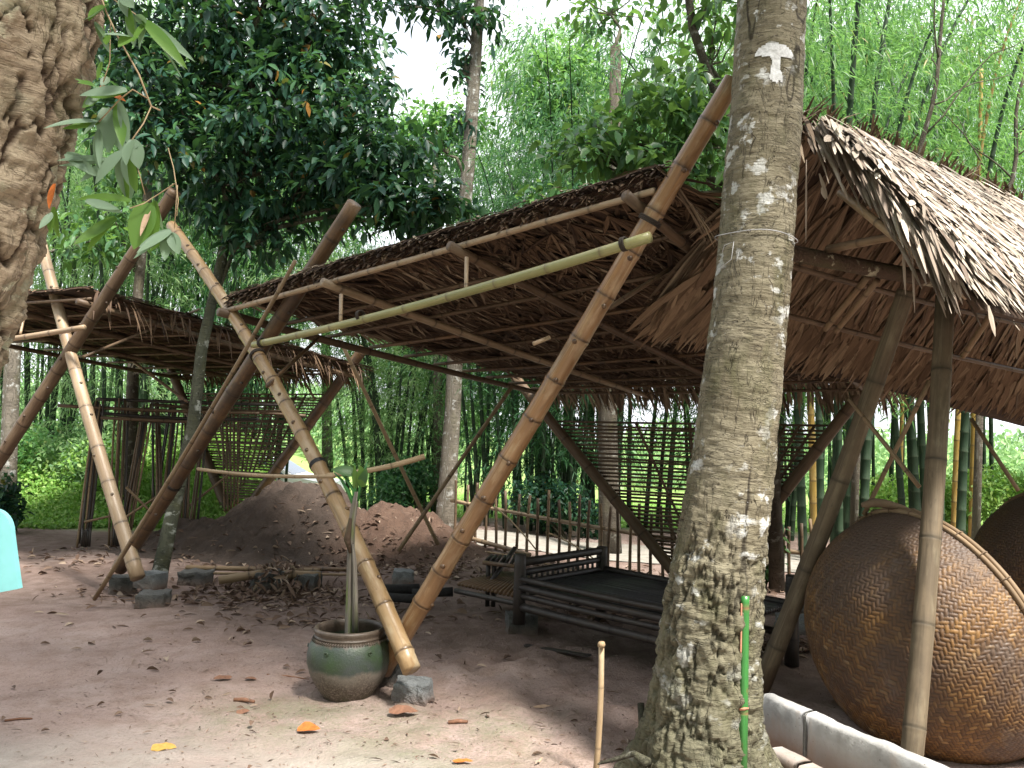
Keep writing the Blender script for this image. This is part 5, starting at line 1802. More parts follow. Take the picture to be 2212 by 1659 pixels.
NL = [(835, 60, 838, 275, 62, 'p'), (930, 130, 1210, 445, 62, 'g'), (950, 170, 1165, 415, 20, 'p'), (905, 90, 925, 150, 90, 'p'), (800, -40, 930, 120, 70, 'p'), (650, 555, 782, 628, 36, 'd'), (825, 585, 540, 640, 62, 'p'), (650, 770, 588, 910, 56, 'p'), (690, 700, 712, 1000, 95, 'p'),
      (762, 660, 812, 920, 78, 'p'), (650, 790, 480, 890, 40, 'g'), (800, 980, 650, 1215, 62, 'p'), (790, 990, 792, 1285, 88, 'p'), (815, 990, 842, 1225, 56, 'g'), (710, 1035, 400, 1062, 36, 'p'), (690, 1050, 488, 1162, 40, 'p'), (858, 905, 912, 1105, 78, 'p'),
      (430, 995, 565, 1105, 66, 'p'), (750, 1410, 488, 1595, 58, 'g'), (850, 1300, 470, 1280, 44, 'g'), (555, 1300, 800, 1372, 48, 'p'), (965, 1315, 838, 1605, 118, 'g'), (1005, 1300, 985, 1485, 52, 'g'), (972, 1350, 930, 1545, 36, 't'), (1105, 1490, 915, 1612, 40, 'p'),
      (1110, 1500, 935, 1665, 52, 'p'), (1110, 1510, 1142, 1640, 60, 'p'), (1090, 1520, 1085, 1700, 58, 'p'), (640, 620, 520, 690, 46, 'g'), (640, 840, 600, 1080, 50, 'p'), (660, 400, 590, 490, 30, 'g'), (700, 500, 670, 570, 40, 'p'), (870, 960, 950, 955, 26, 'p'),
      (620, 560, 520, 540, 40, 'g'), (340, 1380, 300, 1500, 44, 'g'), (350, 1340, 370, 1540, 46, 'g'), (355, 1190, 345, 1370, 40, 'd'), (610, 150, 690, 260, 60, 'g'), (700, 30, 640, 200, 70, 'g'), (700, 230, 730, 330, 40, 'g'), (850, 240, 840, 380, 50, 'g'), (960, 140, 880, 300, 40, 'g')]
for k, (x0, y0, x1, y1, w_, c_) in enumerate(NL):
    a, b = c3(x0, y0), c3(x1, y1) + V((0, random.uniform(-.06, .04), 0))
    if c_ in 'pg' and k % 4 != 3:
        dv = b - a
        b2 = a + V((dv.x * .9 + random.uniform(-.28, .28) * dv.length, dv.y + random.uniform(-.05, .05), dv.z * .9 + random.uniform(-.2, .1) * dv.length))
        put('leaf', leaf_strip(a, b2, w_ * 1.1 / 3 * Yb / F_PX, (random.uniform(-.6, .6), -1, random.uniform(.0, .6)), 8, random.uniform(-.06, .08), .3), 'leaf_near_green' if k % 3 == 0 else 'leaf_near_pale', hb)
    put('leaf', leaf_strip(a, b, w_ * 1.4 / 3 * Yb / F_PX, (random.uniform(-.4, .4), -1, random.uniform(.1, .5)), 8, random.uniform(-.05, .06), .3), {'p': 'leaf_near_pale', 'g': 'leaf_near_green', 'd': 'orange_leaf', 't': 'tan_leaf'}[c_], hb)

# ------------------------------------------------------------------ broadleaf trees
def limb(a, b, r0, r1, n=8, wob=.06, seed=0):
    a, b = np.array(a, float), np.array(b, float)
    s = np.linspace(0, 1, n)
    p = a + (b - a) * s[:, None]
    q = np.c_[s * 3 + seed, s * 0 + seed * 1.7, s * 0]
    for ax in range(3):
        p[:, ax] += (vn(q + 7 * ax, seed + ax) - .5) * wob * np.linalg.norm(b - a) * np.sin(s * np.pi)
    return p, r0 + (r1 - r0) * s


def broad_crown(blobs, n_tw, per, size, mat_seed, hang=.2, asp=.48):
    """leaf sprays on twigs through each blob (centre, radius triple)"""
    P_, D_, N_ = [], [], []
    tw = []
    g = np.random.default_rng(mat_seed)
    for (c, rad, k) in blobs:
        m_ = int(n_tw * k)
        q = nrm(g.normal(size=(m_, 3))) * (g.random((m_, 1)) ** .45)
        c_ = np.array(c) + q * np.array(rad)
        out = nrm(q * np.array(rad) + g.normal(size=(m_, 3)) * .35 + np.array([0, 0, -hang]))
        tw.append((c_, out))
        for j in range(per):
            s = j / per
            sd_ = nrm(np.cross(out, g.normal(size=(m_, 3))))
            P_.append(c_ + out * (s * size * 2.2) + g.normal(size=(m_, 3)) * size * .12)
            dd = nrm(out * .55 + sd_ * .8 + np.array([0, 0, -hang]) + g.normal(size=(m_, 3)) * .25)
            D_.append(dd)
            N_.append(nrm(np.array([0, -.25, 1.]) + g.normal(size=(m_, 3)) * .45))
    P_, D_, N_ = map(np.concatenate, (P_, D_, N_))
    n = len(P_)
    return leaves(P_, D_, N_, size * g.uniform(.6, 1.25, n), size * asp * g.uniform(.75, 1.2, n), 'broad', .2, .22), tw


def broad_tree(label, base, trunk_pts, trunk_r, blobs, n_tw, per, size, leafmat, bark, seed, asp=.48, hang=.2):
    t_ = thing('tree', label, 'tree', base)
    gs = [sweep(trunk_pts, trunk_r, 16, True, None, .12, seed)]
    gs[0]['attrs']['bark'] = np.ones(len(gs[0]['v']))
    put('trunk', gs[0], bark, t_)
    tp_ = np.array([list(p) for p in trunk_pts])
    for k, (c, rad, _) in enumerate(blobs):
        c = np.array(c)
        low = tp_[np.argmin(np.linalg.norm(tp_ - (c - np.array([0, 0, .6])), axis=1))]
        p, r_ = limb(low, c, .03, .01, 9, .25, seed + k)
        g = sweep(p, r_, 7)
        g['attrs']['bark'] = np.ones(len(g['v']))
        lm = [g]
        for j in range(5):
            e = c + nrm(rng.normal(size=3)) * np.array(rad) * .75
            p2, r2 = limb(p[5], e, .012, .004, 6, .3, seed + k * 7 + j)
            g2 = sweep(p2, r2, 5)
            g2['attrs']['bark'] = np.ones(len(g2['v']))
            lm.append(g2)
        put('limb', join(lm), bark, t_)
    cr, _ = broad_crown(blobs, n_tw, per, size, seed, hang, asp)
    put('crown', cr, leafmat, t_)
    return t_


def blob(px, py, Y, rx, ry, k=1., dy=None):
    s = Y / F_PX
    return (at(px, py, Y), (rx * s, (dy if dy else rx * s * .8), ry * s), k)
Y1 = 7.9
b1 = [blob(330, 230, Y1, 120, 110, .8), blob(520, 120, Y1 + .3, 170, 130, 1.3), blob(690, 70, Y1, 120, 100, .75), blob(640, 260, Y1 - .2, 170, 120, 1.3), blob(800, 340, Y1 - .4, 110, 85, .8), blob(460, 360, Y1, 130, 110, .9), blob(860, 430, Y1 - .5, 110, 60, .55), blob(700, 400, Y1, 120, 70, .6),
      blob(560, 480, Y1, 100, 60, .4), blob(420, -30, Y1 + .2, 200, 120, 1.0), blob(660, -110, Y1, 170, 100, .7), blob(960, 440, Y1 - .5, 50, 40, .12), blob(270, 130, Y1 + .4, 80, 120, .5), blob(815, 200, Y1, 40, 60, .12), blob(470, 240, Y1 + 1.0, 200, 180, .9), blob(650, 160, Y1 + 1.1, 200, 150, .9)]
t1 = [gp(340, 1262), at(372, 1110, 8.2), at(417, 920, 8.1), at(436, 753, 8.0), at(458, 653, 8.0), at(492, 505, 8.0), at(520, 385, 8.0), at(545, 200, 8.0), at(552, 60, 8.0), at(556, -60, 8.0)]
broad_tree('slender mossy tree with dense dark bluish-green crown, rising between the two shelters', t1[0], t1, np.array([17, 15, 13, 12, 11, 11, 10, 8, 6, 4]) * 8.0 / F_PX, b1, 190, 7, .125, 'leaf_dark', 'bark_mossy', 101)
Y4 = 6.9
b4 = [blob(1440, 200, Y4, 130, 60, .9), blob(1330, 300, Y4, 110, 55, .7), blob(1520, 280, Y4, 80, 90, .8), blob(1540, 90, Y4 + .2, 60, 100, .5), blob(1440, 340, Y4, 90, 45, .5), blob(1255, 330, Y4, 50, 30, .2), blob(1560, -60, Y4, 160, 90, .6), blob(1470, 400, Y4, 60, 40, .25)]
t4b = at(1680, 1240, 8.4)
t4 = [V((t4b.x, t4b.y, -.15)), at(1660, 800, 7.6), at(1610, 420, 7.1), at(1572, 260, 7.0), at(1530, 160, 6.95), at(1496, 60, 6.9), at(1480, -60, 6.9)]
broad_tree('broadleaf tree behind the thick ochre trunk, big mid-green leaves reaching over the roof', t4[0], t4, np.array([20, 17, 13, 11, 9.5, 9, 8]) * 7.0 / F_PX, b4, 56, 6, .13, 'leaf_mid', 'bark_dark', 141, .55)
Y2 = 12.0
b2 = [blob(1000, 30, Y2 - .2, 55, 40, .22), blob(930, 0, Y2, 90, 30, .25), blob(850, 10, Y2, 60, 25, .12), blob(1000, 150, Y2, 22, 55, .10), blob(960, -110, Y2, 200, 80, .9), blob(1000, 250, Y2, 25, 30, .05), blob(940, 300, Y2, 50, 20, .08), blob(1060, 40, Y2, 20, 40, .05)]
t2 = [at(957, 1165, 12.1), at(964, 1100, 12.05), at(970, 1000, 12), at(978, 880, 12), at(990, 600, 12), at(1010, 380, 12), at(1022, 200, 12), at(1032, 60, 12), at(1038, -60, 12)]
t2[0].z = -.2
broad_tree('tall slim grey trunk with white lichen rings, under the gap of white sky', t2[0], t2, np.array([27, 22, 19, 17.5, 16, 15, 14, 12, 11]) * 12 / F_PX, b2, 130, 6, .17, 'leaf_dark', 'bark_grey', 122)
t3 = [at(1318, 1230, 11.3), at(1316, 1100, 11.3), at(1312, 900, 11.3), at(1322, 600, 11.3), at(1330, 100, 11.3)]
t3[0].z = -.3
broad_tree('plain grey trunk standing behind the picket fence and the woven panel', t3[0], t3, np.array([26, 23, 20, 17, 12]) * 11.3 / F_PX, [blob(1330, 0, 11.6, 130, 90, .4), blob(1200, 420, 11.2, 90, 50, .16)], 130, 6, .17, 'leaf_mid', 'bark_dark', 133)
t5 = [at(14, 1160, 12.2), at(18, 1000, 12.2), at(26, 800, 12.2), at(36, 560, 12.2), at(52, 200, 12.2)]
t5[0].z = 0
broad_tree('pale grey trunk at the far left behind the left shelter', t5[0], t5, np.array([19, 17, 16, 15, 12]) * 12.2 / F_PX, [blob(110, 120, 12.4, 140, 150, .9), blob(200, 520, 12.2, 70, 60, .25)], 150, 6, .16, 'leaf_mid', 'bark_grey', 155)
t6 = [at(278, 1110, 12.8), at(284, 900, 12.8), at(292, 700, 12.8), at(318, 420, 12.8), at(330, 150, 12.8)]
t6[0].z = .1
broad_tree('thin dark trunk behind the trellis rack', t6[0], t6, np.array([15, 13, 11, 9, 6]) * 12.8 / F_PX, [blob(300, 330, 12.6, 110, 90, .5), blob(250, 480, 12.6, 70, 60, .3), blob(350, 160, 12.9, 120, 100, .5)], 130, 6, .16, 'leaf_mid', 'bark_dark', 166)

for (px, Y, rx, ry, py, lb, sd) in ((940, 15.5, 110, 55, 290, 'bright yellow-green leafy tree low in the white sky gap', 171), (1225, 15.0, 120, 120, 190, 'leafy tree right of the tall slim grey trunk, mixed with bamboo', 172), (700, 17.5, 150, 110, 420, 'bright leafy tree behind the dark crown, above the left shelter', 173), (1830, 17.5, 130, 120, 120, 'leafy tree behind the hut ridge among tall bamboo', 174)):
    tb_ = [at(px + 10, 1110, Y), at(px + 6, 900, Y), at(px + 2, 600, Y), at(px, py, Y)]
    tb_[0].z = float(H(tb_[0].x, tb_[0].y)) - .1
    broad_tree(lb, tb_[0], tb_, np.array([13, 11, 9, 5]) * Y / F_PX, [blob(px - rx * .5, py + 10, Y, rx * .6, ry * .7, .5), blob(px + rx * .5, py - 15, Y + .3, rx * .6, ry * .7, .5), blob(px, py - ry * .5, Y, rx * .6, ry * .6, .4), blob(px, py + ry * .6, Y + .2, rx * .6, ry * .5, .3)], 170, 6, .17, 'leaf_bright', 'bark_grey', sd, .45)

# crowns of the two big trunks, above the picture, shading the yard
def high_crown(par, c, rad, n_tw, seed, mat):
    cr, tw = broad_crown([((c[0], c[1], c[2]), rad, 1.)], n_tw, 6, .2, seed, .2, .5)
    put('crown', cr, mat, par)
end = tp_pts[-1]
high_crown(bt, (end.x + .2, end.y - .3, end.z + 1.2), (3.2, 2.6, 1.3), 900, 71, 'leaf_dark')
end = lt_pts[-1]
high_crown(lt, (end.x - .3, end.y - .8, end.z + 1.3), (2.0, 2.0, 1.2), 480, 73, 'leaf_mid')

# ------------------------------------------------------------------ bamboo clumps
def bamboo_proto(seed, ncul, hgt, rad, culm_mat, leaf_m, nspr, spread=.75, rbase=.045, lean=.0, low=.12, leafL=.15, leafW=.021):
    g = np.random.default_rng(seed)
    root = thing('bamboo_clump', 'x', 'bamboo', V((0, 0, 0)))
    P_, D_ = [], []
    for k in range(ncul):
        a = g.uniform(0, 2 * np.pi)
        rr_ = spread * math.sqrt(g.random())
        b = np.array([math.cos(a) * rr_, math.sin(a) * rr_ * .8, -.15])
        h_ = hgt * g.uniform(.75, 1.08)
        ln = np.array([math.cos(a), math.sin(a), 0]) * (rr_ * .9 + g.uniform(.1, .5)) + np.array([lean, 0, 0]) + g.normal(size=3) * .25
        ln[2] = 0
        n = 22
        s = np.linspace(0, 1, n)
        p = b + np.array([0, 0, h_]) * (s - .14 * s ** 4)[:, None] + ln * (s * .55 + s ** 3 * 1.4)[:, None]
        r0 = rbase * g.uniform(.75, 1.15)
        rws, rads, rings = [], [], []
        m_ = 34
        sm = np.linspace(0, 1, m_)
        for si in sm:
            c = np.array([np.interp(si, s, p[:, q]) for q in range(3)])
            r_ = r0 * (1 - .8 * si)
            for (o_, kf_, rg) in ((-.0016, 1., 0.), (0, 1.10, 1.), (.0016, 1., .4)):
                rws.append(c + (p[min(n - 1, int(si * (n - 1)) + 1)] - p[min(n - 2, int(si * (n - 1)))]) * o_ * n)
                rads.append(r_ * kf_)
                rings.append(rg)
        put('culm', sweep(rws, rads, 8, False, rings, 0, seed + k), culm_mat if not (k == 3 and seed == 505) else 'culm_yellow', root)
        # leafy side branches
        nb = int(nspr / ncul)
        ss_ = low + (1 - low) * g.random(nb) ** .8
        c = np.stack([np.interp(ss_, s, p[:, q]) for q in range(3)], 1)
        out = nrm(np.c_[g.normal(size=(nb, 2)), g.uniform(-.1, .5, nb)])
        ext = g.uniform(.15, rad, nb) * (.45 + .75 * np.sin(np.clip(ss_, 0, 1) * 2.4))
        tip = c + out * ext[:, None] + np.array([0, 0, -.35]) * (ext[:, None] ** 1.5)
        P_.append(tip)
        D_.append(nrm(out + np.array([0, 0, -.55])))
    P_, D_ = np.concatenate(P_), np.concatenate(D_)
    per = 11
    m_ = len(P_)
    lp_, ld_, ln_ = [], [], []
    for j in range(per):
        s = j / per
        sd_ = nrm(np.cross(D_, g.normal(size=(m_, 3))))
        lp_.append(P_ + D_ * (s - .5) * .42 + g.normal(size=(m_, 3)) * .05)
        ld_.append(nrm(D_ * .75 + sd_ * .8 + np.array([0, 0, -.45]) + g.normal(size=(m_, 3)) * .2))
        ln_.append(nrm(np.array([0, -.3, 1.]) + g.normal(size=(m_, 3)) * .5))
    lp_, ld_, ln_ = map(np.concatenate, (lp_, ld_, ln_))
    nn = len(lp_)
    put('foliage', leaves(lp_, ld_, ln_, leafL * g.uniform(.6, 1.3, nn), leafW * g.uniform(.8, 1.3, nn), 'rhomb', .15, .2), leaf_m, root)
    return root


def kids(o):
    return [c for c in list(bpy.data.objects) if c.parent == o]
protos = {'a': bamboo_proto(201, 13, 10.0, 1.25, 'culm', 'leaf_bamboo', 1900, low=.17),
          'b': bamboo_proto(302, 18, 9.0, 1.1, 'culm', 'leaf_bamboo_dark', 1800, .8, .036, .2, .12),
          'c': bamboo_proto(403, 14, 10.5, 1.3, 'culm', 'leaf_bamboo_pale', 1500, .8, .042, 0, .06),
          'e': bamboo_proto(606, 9, 11.0, 1.5, 'culm', 'leaf_bamboo', 2300, 1.0, .045, 0, .36, .18, .026),
          'd': bamboo_proto(505, 9, 11.0, 1.35, 'culm', 'leaf_bamboo', 1150, .7, .062, .1, .26)}
KID = {k: kids(v_) for k, v_ in protos.items()}
used_p = set()
CL = [  # px, Y, proto, height scale, label
    (1790, 11.2, 'd', 1.0, 'thick dark bamboo clump just behind the leaning hut pole'),
    (2030, 12.2, 'd', 1.0, 'thick bamboo culms on both sides of the upright hut pole'),
    (2440, 12.6, 'a', 1.0, 'bamboo clump leaning in at the right edge'),
    (1650, 13.4, 'a', 1.0, 'tall bamboo clump directly behind the thick ochre trunk'),
    (2150, 16.5, 'e', 1.1, 'bright tall bamboo far behind the hut ridge, right part'),
    (1880, 16.8, 'e', 1.1, 'pale tall bamboo far behind the hut ridge, left part'),
    (1590, 14.2, 'b', 1.0, 'dark bamboo clump hidden low down by the thick ochre trunk'),
    (1250, 13.6, 'b', .98, 'dark green bamboo between the grey trunk and the woven panel'),
    (1125, 13.2, 'b', .80, 'dark bamboo clump right beside the tall slim grey trunk'),
    (1370, 18.0, 'e', 1.15, 'bright bamboo standing farther back over the shelter roof'),
    (1200, 19.0, 'e', .98, 'bright bamboo far behind the shelter, right of the white sky gap'),
    (860, 15.4, 'c', .60, 'low pale bamboo thicket below the white sky gap'),
    (800, 16.8, 'a', .68, 'thin bright bamboo behind the dirt heap'),
    (985, 18.5, 'e', .62, 'short bright bamboo behind the tall slim grey trunk'),
    (500, 15.6, 'b', .95, 'bamboo clump behind the left shelter roof, right end'),
    (430, 16.2, 'a', 1.0, 'bamboo clump behind the middle of the left shelter'),
    (250, 15.0, 'c', .92, 'pale drooping bamboo behind the trellis rack'),
    (90, 15.6, 'c', .95, 'pale drooping bamboo at the left, behind the pale grey trunk'),
    (1330, 15.8, 'e', 1.0, 'bright bamboo over the rear edge of the middle shelter'),
    (1010, 22.0, 'e', .62, 'far low bamboo seen under the white sky gap'),
    (-110, 15.0, 'a', 1.0, 'bamboo clump at the extreme left edge'),
    (330, 20.5, 'e', 1.1, 'farthest bamboo on the left bank'),
    (560, 21.0, 'e', 1.15, 'far bamboo above the left shelter, behind the dark crown'),
    (150, 20.0, 'e', 1.2, 'far bamboo behind the leaning left trunk'),
    (1560, 19.5, 'e', 1.2, 'far bamboo behind the broadleaf branches'),
    (2030, 21.5, 'e', 1.2, 'farthest pale bamboo on the right'),
    (1740, 21.5, 'e', 1.25, 'farthest bamboo right of the thick ochre trunk'),
]
rr = random.Random(77)
for (px, Y, pk, hs, lb) in CL:
    p = at(px, 1100, Y)
    z = float(H(p.x, p.y))
    if pk in used_p:
        root = protos[pk].copy()
        COL.objects.link(root)
        for ch in KID[pk]:
            c = ch.copy()
            COL.objects.link(c)
            c.parent = root
    else:
        root = protos[pk]
        used_p.add(pk)
    root.location = V((p.x, p.y, z))
    root.rotation_euler = (0, 0, rr.uniform(0, 6.28))
    s = rr.uniform(.92, 1.05)
    root.scale = (s, s, hs)
    tag(root, lb, 'bamboo', 'bamboo clumps round the yard')

# single yellow culms among the bamboo at the right
for (px, y0, y1, Y, r_, lb) in ((2108, 150, 1160, 13.5, .05, 'yellow bamboo culm standing right of the hut ridge'), (1952, 240, 1150, 14.5, .04, 'thin yellow bamboo culm above the middle of the hut ridge')):
    o = put('bamboo_culm', pole(at(px - 10, y1, Y), at(px + 12, y0, Y), r_, r_ * .6, .4, (0, 0, 0), 8, .08), 'culm_yellow', None, at(px - 10, y1, Y))
    tag(o, lb, 'bamboo')
for (x0, y0, x1, y1, Y, r_, lb) in ((1385 + 475, 340, 2040, -10, 9.5, .038, 'dark branching bough crossing above the hut ridge'), (2120, 420, 2216, 150, 10.5, .042, 'dark bough at the upper right edge')):
    p, r__ = limb(at(x0, y0 + 350, Y), at(x1, y1, Y), r_, r_ * .45, 14, .12, int(x0))
    gs = [sweep(p, r__, 9)]
    for k in range(7):
        e = p[4 + k] + np.array([rr.uniform(-1, 1.2), rr.uniform(-.3, .3), rr.uniform(.4, 1.2)])
        q, rq = limb(p[4 + k], e, r_ * .32, .004, 7, .2, k + int(x0))
        gs.append(sweep(q, rq, 6))
    g = join(gs)
    g['attrs']['bark'] = np.ones(len(g['v']))
    t_ = thing('tree', lb.replace('bough', 'leafless tree') if False else lb, 'tree', V((p[0][0], p[0][1], 0)))
    put('bough', g, 'bark_dark', t_)
    p2 = [V((p[0][0] - .1, p[0][1], -.1)), V(p[0])]
    g2 = sweep([p2[0], lerp(p2[0], p2[1], .5), p2[1]], [r_ * 1.3, r_ * 1.15, r_], 9)
    g2['attrs']['bark'] = np.ones(len(g2['v']))
    put('trunk', g2, 'bark_dark', t_)

# ------------------------------------------------------------------ ground cover, shrubs, far growth
def weeds(name, label, x0, x1, y0, y1, n, hmax, mat, L0, W0, seed, mask=None):
    g = np.random.default_rng(seed)
    x, y = g.uniform(x0, x1, n), g.uniform(y0, y1, n)
    if mask is not None:
        ok_ = mask(x, y)
        x, y = x[ok_], y[ok_]
    n = len(x)
    top = hmax(x, y)
    z = H(x, y) + top * g.random(n) ** .6
    nor = nrm(np.array([0, -.5, 1.]) + g.normal(size=(n, 3)) * .5)
    geo = leaves(np.c_[x, y, z], rdir(n, .25), nor, L0 * g.uniform(.6, 1.4, n), W0 * g.uniform(.7, 1.3, n), 'rhomb', .15, .2)
    o = put(name, geo, mat)
    tag(o, label, None, None, 'stuff')
    return o
def hw(x, y):
    q = np.c_[x * 1.3, y * 1.3, 0 * x]
    return .06 + sst(11.6, 13.6, y) * (.55 * fbm(q, 4, 3) + .18)
weeds('weeds', 'bright green weeds on the bank at the left', -9.5, -2.3, 11.35, 15.5, 42000, hw, 'grass', .075, .04, 61, lambda x, y: (y > 11.5 + .35 * np.sin(x * 2.1) + (x > -4.2) * .8) & (x / y < -.285))
weeds('grass', 'sunlit grass beyond the bamboo', -3.5, 14, 17.5, 30, 30000, lambda x, y: .08 + .12 * fbm(np.c_[x * .5, y * .5, 0 * x], 9, 2), 'grass', .16, .03, 62)


def shrub(label, px, Y, w_, h_, n, mat, seed, L0=.10, W0=.05):
    p = at(px, 1100, Y)
    z = float(H(p.x, p.y))
    g = np.random.default_rng(seed)
    root = thing('shrub', label, 'shrub', V((p.x, p.y, z)))
    P_ = []
    for k in range(7):
        c = np.array([p.x + g.normal() * w_ * .38, p.y + g.normal() * w_ * .25, z + h_ * g.uniform(.3, .8)])
        q = nrm(g.normal(size=(n // 7, 3))) * (g.random((n // 7, 1)) ** .4) * np.array([w_ * .4, w_ * .35, h_ * .4])
        P_.append(c + q)
    P_ = np.concatenate(P_)
    P_[:, 2] = np.maximum(P_[:, 2], z + .02)
    m_ = len(P_)
    put('foliage', leaves(P_, rdir(m_, .1), nrm(np.array([0, -.4, 1.]) + g.normal(size=(m_, 3)) * .5), L0 * g.uniform(.6, 1.3, m_), W0 * g.uniform(.7, 1.2, m_), 'rhomb', .15, .2), mat, root)
    gs = []
    for k in range(6):
        q, rq = limb((p.x + g.normal() * .05, p.y + g.normal() * .05, z - .05), P_[g.integers(m_)], .018, .005, 7, .2, seed + k)
        gs.append(sweep(q, rq, 6))
    st_ = join(gs)
    st_['attrs']['bark'] = np.ones(len(st_['v']))
    put('stem', st_, 'bark_dark', root)
SH = [('bright low shrub beyond the culms right of the upright hut pole', 2080, 15.0, 1.6, 1.1, 5200, 'grass'), ('light green shrub behind the amber basket boat', 1900, 17.0, 1.8, 1.2, 5200, 'grass'), ('leafy shrub by the right edge behind the dark basket boat', 2190, 13.8, 1.2, 1.1, 3600, 'grass'),
      ('dark leafy bush beside the tall slim grey trunk', 900, 14.2, .9, .9, 3200, 'leaf_bamboo_dark'), ('dark bush seen through the picket fence', 1225, 12.6, .8, .85, 3000, 'leaf_dark'), ('pale broad-leaved weed clump left of the trellis rack', 195, 13.6, .9, 1.2, 2400, 'leaf_bamboo_pale'),
      ('small dark potted-looking bush at the left edge on the bank', 2, 10.9, .35, .75, 900, 'leaf_dark'), ('green undergrowth at the foot of the left bamboo', 60, 14.4, 2.0, 1.3, 5200, 'leaf_bamboo'), ('green undergrowth behind the lath bundles', 400, 14.6, 1.8, 1.0, 4800, 'grass'),
      ('low creeper by the hut pole at the fence', 1660, 8.6, .35, .9, 700, 'leaf_mid')]
for k, (lb, px, Y, w_, h_, n, mt) in enumerate(SH):
    shrub(lb, px, Y, w_, h_, n, mt, 900 + k)


def far_wood(name, label, x0, x1, y0, y1, zt, n, mat, seed, L0=.5, W0=.16):
    g = np.random.default_rng(seed)
    x, y = g.uniform(x0, x1, n), g.uniform(y0, y1, n)
    q = np.c_[x * .25, y * .1, 0 * x]
    top = zt * (.55 + .7 * fbm(q, seed, 3))
    z = H(x, y) + top * g.random(n) ** .8
    o = put(name, leaves(np.c_[x, y, z], rdir(n, -.2), nrm(np.array([0, -.6, 1.]) + g.normal(size=(n, 3)) * .5), L0 * g.uniform(.6, 1.3, n), W0 * g.uniform(.7, 1.3, n), 'rhomb', .1, .2), mat)
    tag(o, label, None, None, 'stuff')
far_wood('far_wood', 'bright far-off wood behind the bamboo on the left', -30, -1, 34, 44, 4.0, 12000, 'leaf_bamboo_pale', 81)
far_wood('far_wood', 'bright far-off wood behind the bamboo on the right', 2, 34, 36, 46, 3.0, 11000, 'leaf_bamboo_pale', 82)

g = np.random.default_rng(95)
n = 15000
a = g.uniform(R(155), R(385), n)
r_ = g.uniform(9.5, 14, n)
x, y = r_ * np.cos(a), r_ * np.sin(a) * 1.0 + 1.0
z = 8.5 * g.random(n) ** .9
o = put('added_shade_wood', leaves(np.c_[x, y, z], rdir(n, -.2), rdir(n, .5), .55 * g.uniform(.6, 1.3, n), .26 * g.uniform(.7, 1.3, n), 'rhomb', .1, .2), 'leaf_mid')  # ring of leaves out of view, added to block low side light
tag(o, 'unseen wood added behind and beside the viewer to cut low light', None, None, 'stuff')

# ------------------------------------------------------------------ parked car beyond the bamboo
cg = at(560, 1100, 22.0)
zc = at(650, 985, 22.0).z - 1.46
car = thing('parked_car', 'white car parked beyond the bamboo behind the dirt heap', 'car', V((cg.x, cg.y, zc)))
x0 = at(737, 1050, 22).x
prof = [(0, .28), (0, .62), (-.08, .80), (-1.05, .98), (-1.75, 1.42), (-3.1, 1.46), (-3.9, 1.36), (-4.35, .95), (-4.4, .35), (-4.3, .24), (-.1, .22)]
def car_body(pr, w_, taper, cx0, cy0, z0):
    rows = []
    for (yy_, tp_) in ((-w_ / 2, .93), (-w_ / 2 + .08, 1.), (0, 1.), (w_ / 2 - .08, 1.), (w_ / 2, .93)):
        for (a, b) in pr:
            inset = max(0, b - .95) * taper * (1 if yy_ > 0 else -1 if yy_ < 0 else 0)
            rows.append((cx0 + a, cy0 + yy_ - inset, z0 + b * (1 if tp_ == 1 else .985)))
    n = len(pr)
    f = []
    for r_ in range(4):
        for k in range(n):
            k2 = (k + 1) % n
            f.append([r_ * n + k, (r_ + 1) * n + k, (r_ + 1) * n + k2, r_ * n + k2])
    v = rows
    cA, cB = len(v), len(v) + 1
    c = np.mean([(a, b) for a, b in pr], axis=0)
    v = v + [(cx0 + c[0], cy0 - w_ / 2, z0 + c[1]), (cx0 + c[0], cy0 + w_ / 2, z0 + c[1])]
    f3 = [[cA, k, (k + 1) % n] for k in range(n)] + [[cB, 4 * n + (k + 1) % n, 4 * n + k] for k in range(n)]
    return dict(v=np.array(v), f=[np.array(f), np.array(f3)], uv=np.zeros((len(v), 2)), smooth=False)
put('body', car_body(prof, 1.8, .45, x0, 22.0, zc), 'car_white', car)
def quad(pts, th_=.02, nrm_=(0, -1, 0)):
    p = np.array(pts, float)
    q = p - np.array(nrm_) * th_
    n = len(p)
    v = np.concatenate([p, q])
    fs = [list(range(n))]
    f4 = [[i, n + i, n + (i + 1) % n, (i + 1) % n] for i in range(n)]
    return dict(v=v, f=[np.array([list(range(n))]), np.array([list(range(n, 2 * n))[::-1]]), np.array(f4)], uv=np.zeros((2 * n, 2)), smooth=False)
yf_ = 22.0 - .9
def cw(a, b, dy=0):
    return (x0 + a, yf_ - .006 + max(0, b - .95) * .45 + dy, zc + b)
for nm, pts in (('side_window', [(-1.25, .99), (-1.85, 1.36), (-2.35, 1.38), (-2.35, .98)]), ('side_window', [(-2.45, .98), (-2.45, 1.385), (-3.05, 1.38), (-3.45, 1.27), (-3.5, .99)])):
    put(nm, quad([cw(*p) for p in pts]), 'car_glass', car)
put('windscreen', quad([(x0 - 1.10, 22 - .78, zc + 1.02), (x0 - 1.10, 22 + .78, zc + 1.02), (x0 - 1.70, 22 + .66, zc + 1.40), (x0 - 1.70, 22 - .66, zc + 1.40)], .02, (.5, 0, .8)), 'car_glass', car)
put('bumper', box((x0 + .03, 22, zc + .26), .16, 1.7, .22, 0, 3, 0, 3), 'tyre', car)
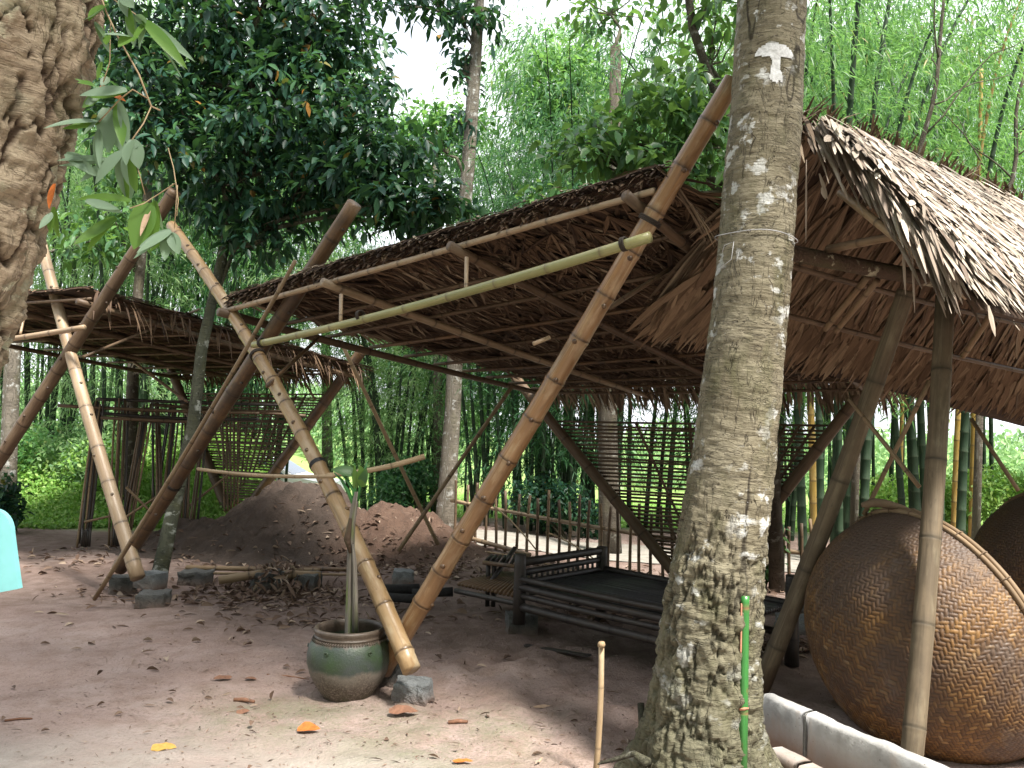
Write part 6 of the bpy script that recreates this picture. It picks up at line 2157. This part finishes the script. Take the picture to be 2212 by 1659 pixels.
put('headlight', box((x0 - .12, 22 - .80, zc + .62), .25, .2, .13, 0, 4, 0, 3), 'lamp', car)
for a in (-.85, -3.5):
    wh = put('wheel', sweep([(x0 + a, yf_ - .02, zc + .31), (x0 + a, yf_ + .0, zc + .31), (x0 + a, yf_ + .2, zc + .31)], [.31, .33, .33], 24), 'tyre', car)
    rm = put('rim', sweep([(x0 + a, yf_ - .035, zc + .31), (x0 + a, yf_ - .0, zc + .31)], [.19, .2], 16), 'rim', wh)

# ------------------------------------------------------------------ light
wd = bpy.data.worlds.new('World')
SC.world = wd
wd.use_nodes = True
t = wd.node_tree
bg = t.nodes['Background']
sky = t.nodes.new('ShaderNodeTexSky')
sky.sky_type = 'NISHITA'
sky.sun_disc = False
SUN_EL, SUN_AZ = R(57), R(142)
sky.sun_elevation = SUN_EL
sky.sun_rotation = SUN_AZ
sky.air_density = 1.0
sky.dust_density = 6.0
sky.ozone_density = .6
# broken bright cloud over the clear sky
cn = noise(t, mapping(t, N(t, 'TexCoord').outputs['Generated'], (1, 1, 2.2)), 2.6, 6, .6)
cf = mapr(t, cn, .30, .52, .35, .97)
t.links.new(mixc(t, cf, sky.outputs[0], (5.0, 5.15, 5.5)), bg.inputs[0])
bg.inputs[1].default_value = .15
sl = bpy.data.lights.new('sun', 'SUN')
sl.energy = 5.0
sl.angle = R(9)
sl.color = (1, .95, .87)
so = bpy.data.objects.new('sun', sl)
COL.objects.link(so)
# direction towards the sun: rotation 0 is +Y, clockwise seen from above
sd_ = V((math.sin(SUN_AZ) * math.cos(SUN_EL), math.cos(SUN_AZ) * math.cos(SUN_EL), math.sin(SUN_EL)))
so.rotation_euler = sd_.to_track_quat('Z', 'Y').to_euler()
so.location = (0, -5, 20)

SC.view_settings.view_transform = 'Standard'
SC.view_settings.look = 'None'
SC.view_settings.exposure = 1.3
SC.view_settings.gamma = 1
SC.render.engine = 'CYCLES'
SC.cycles.max_bounces = 8
SC.cycles.transmission_bounces = 4
SC.cycles.diffuse_bounces = 3
SC.cycles.use_denoising = True
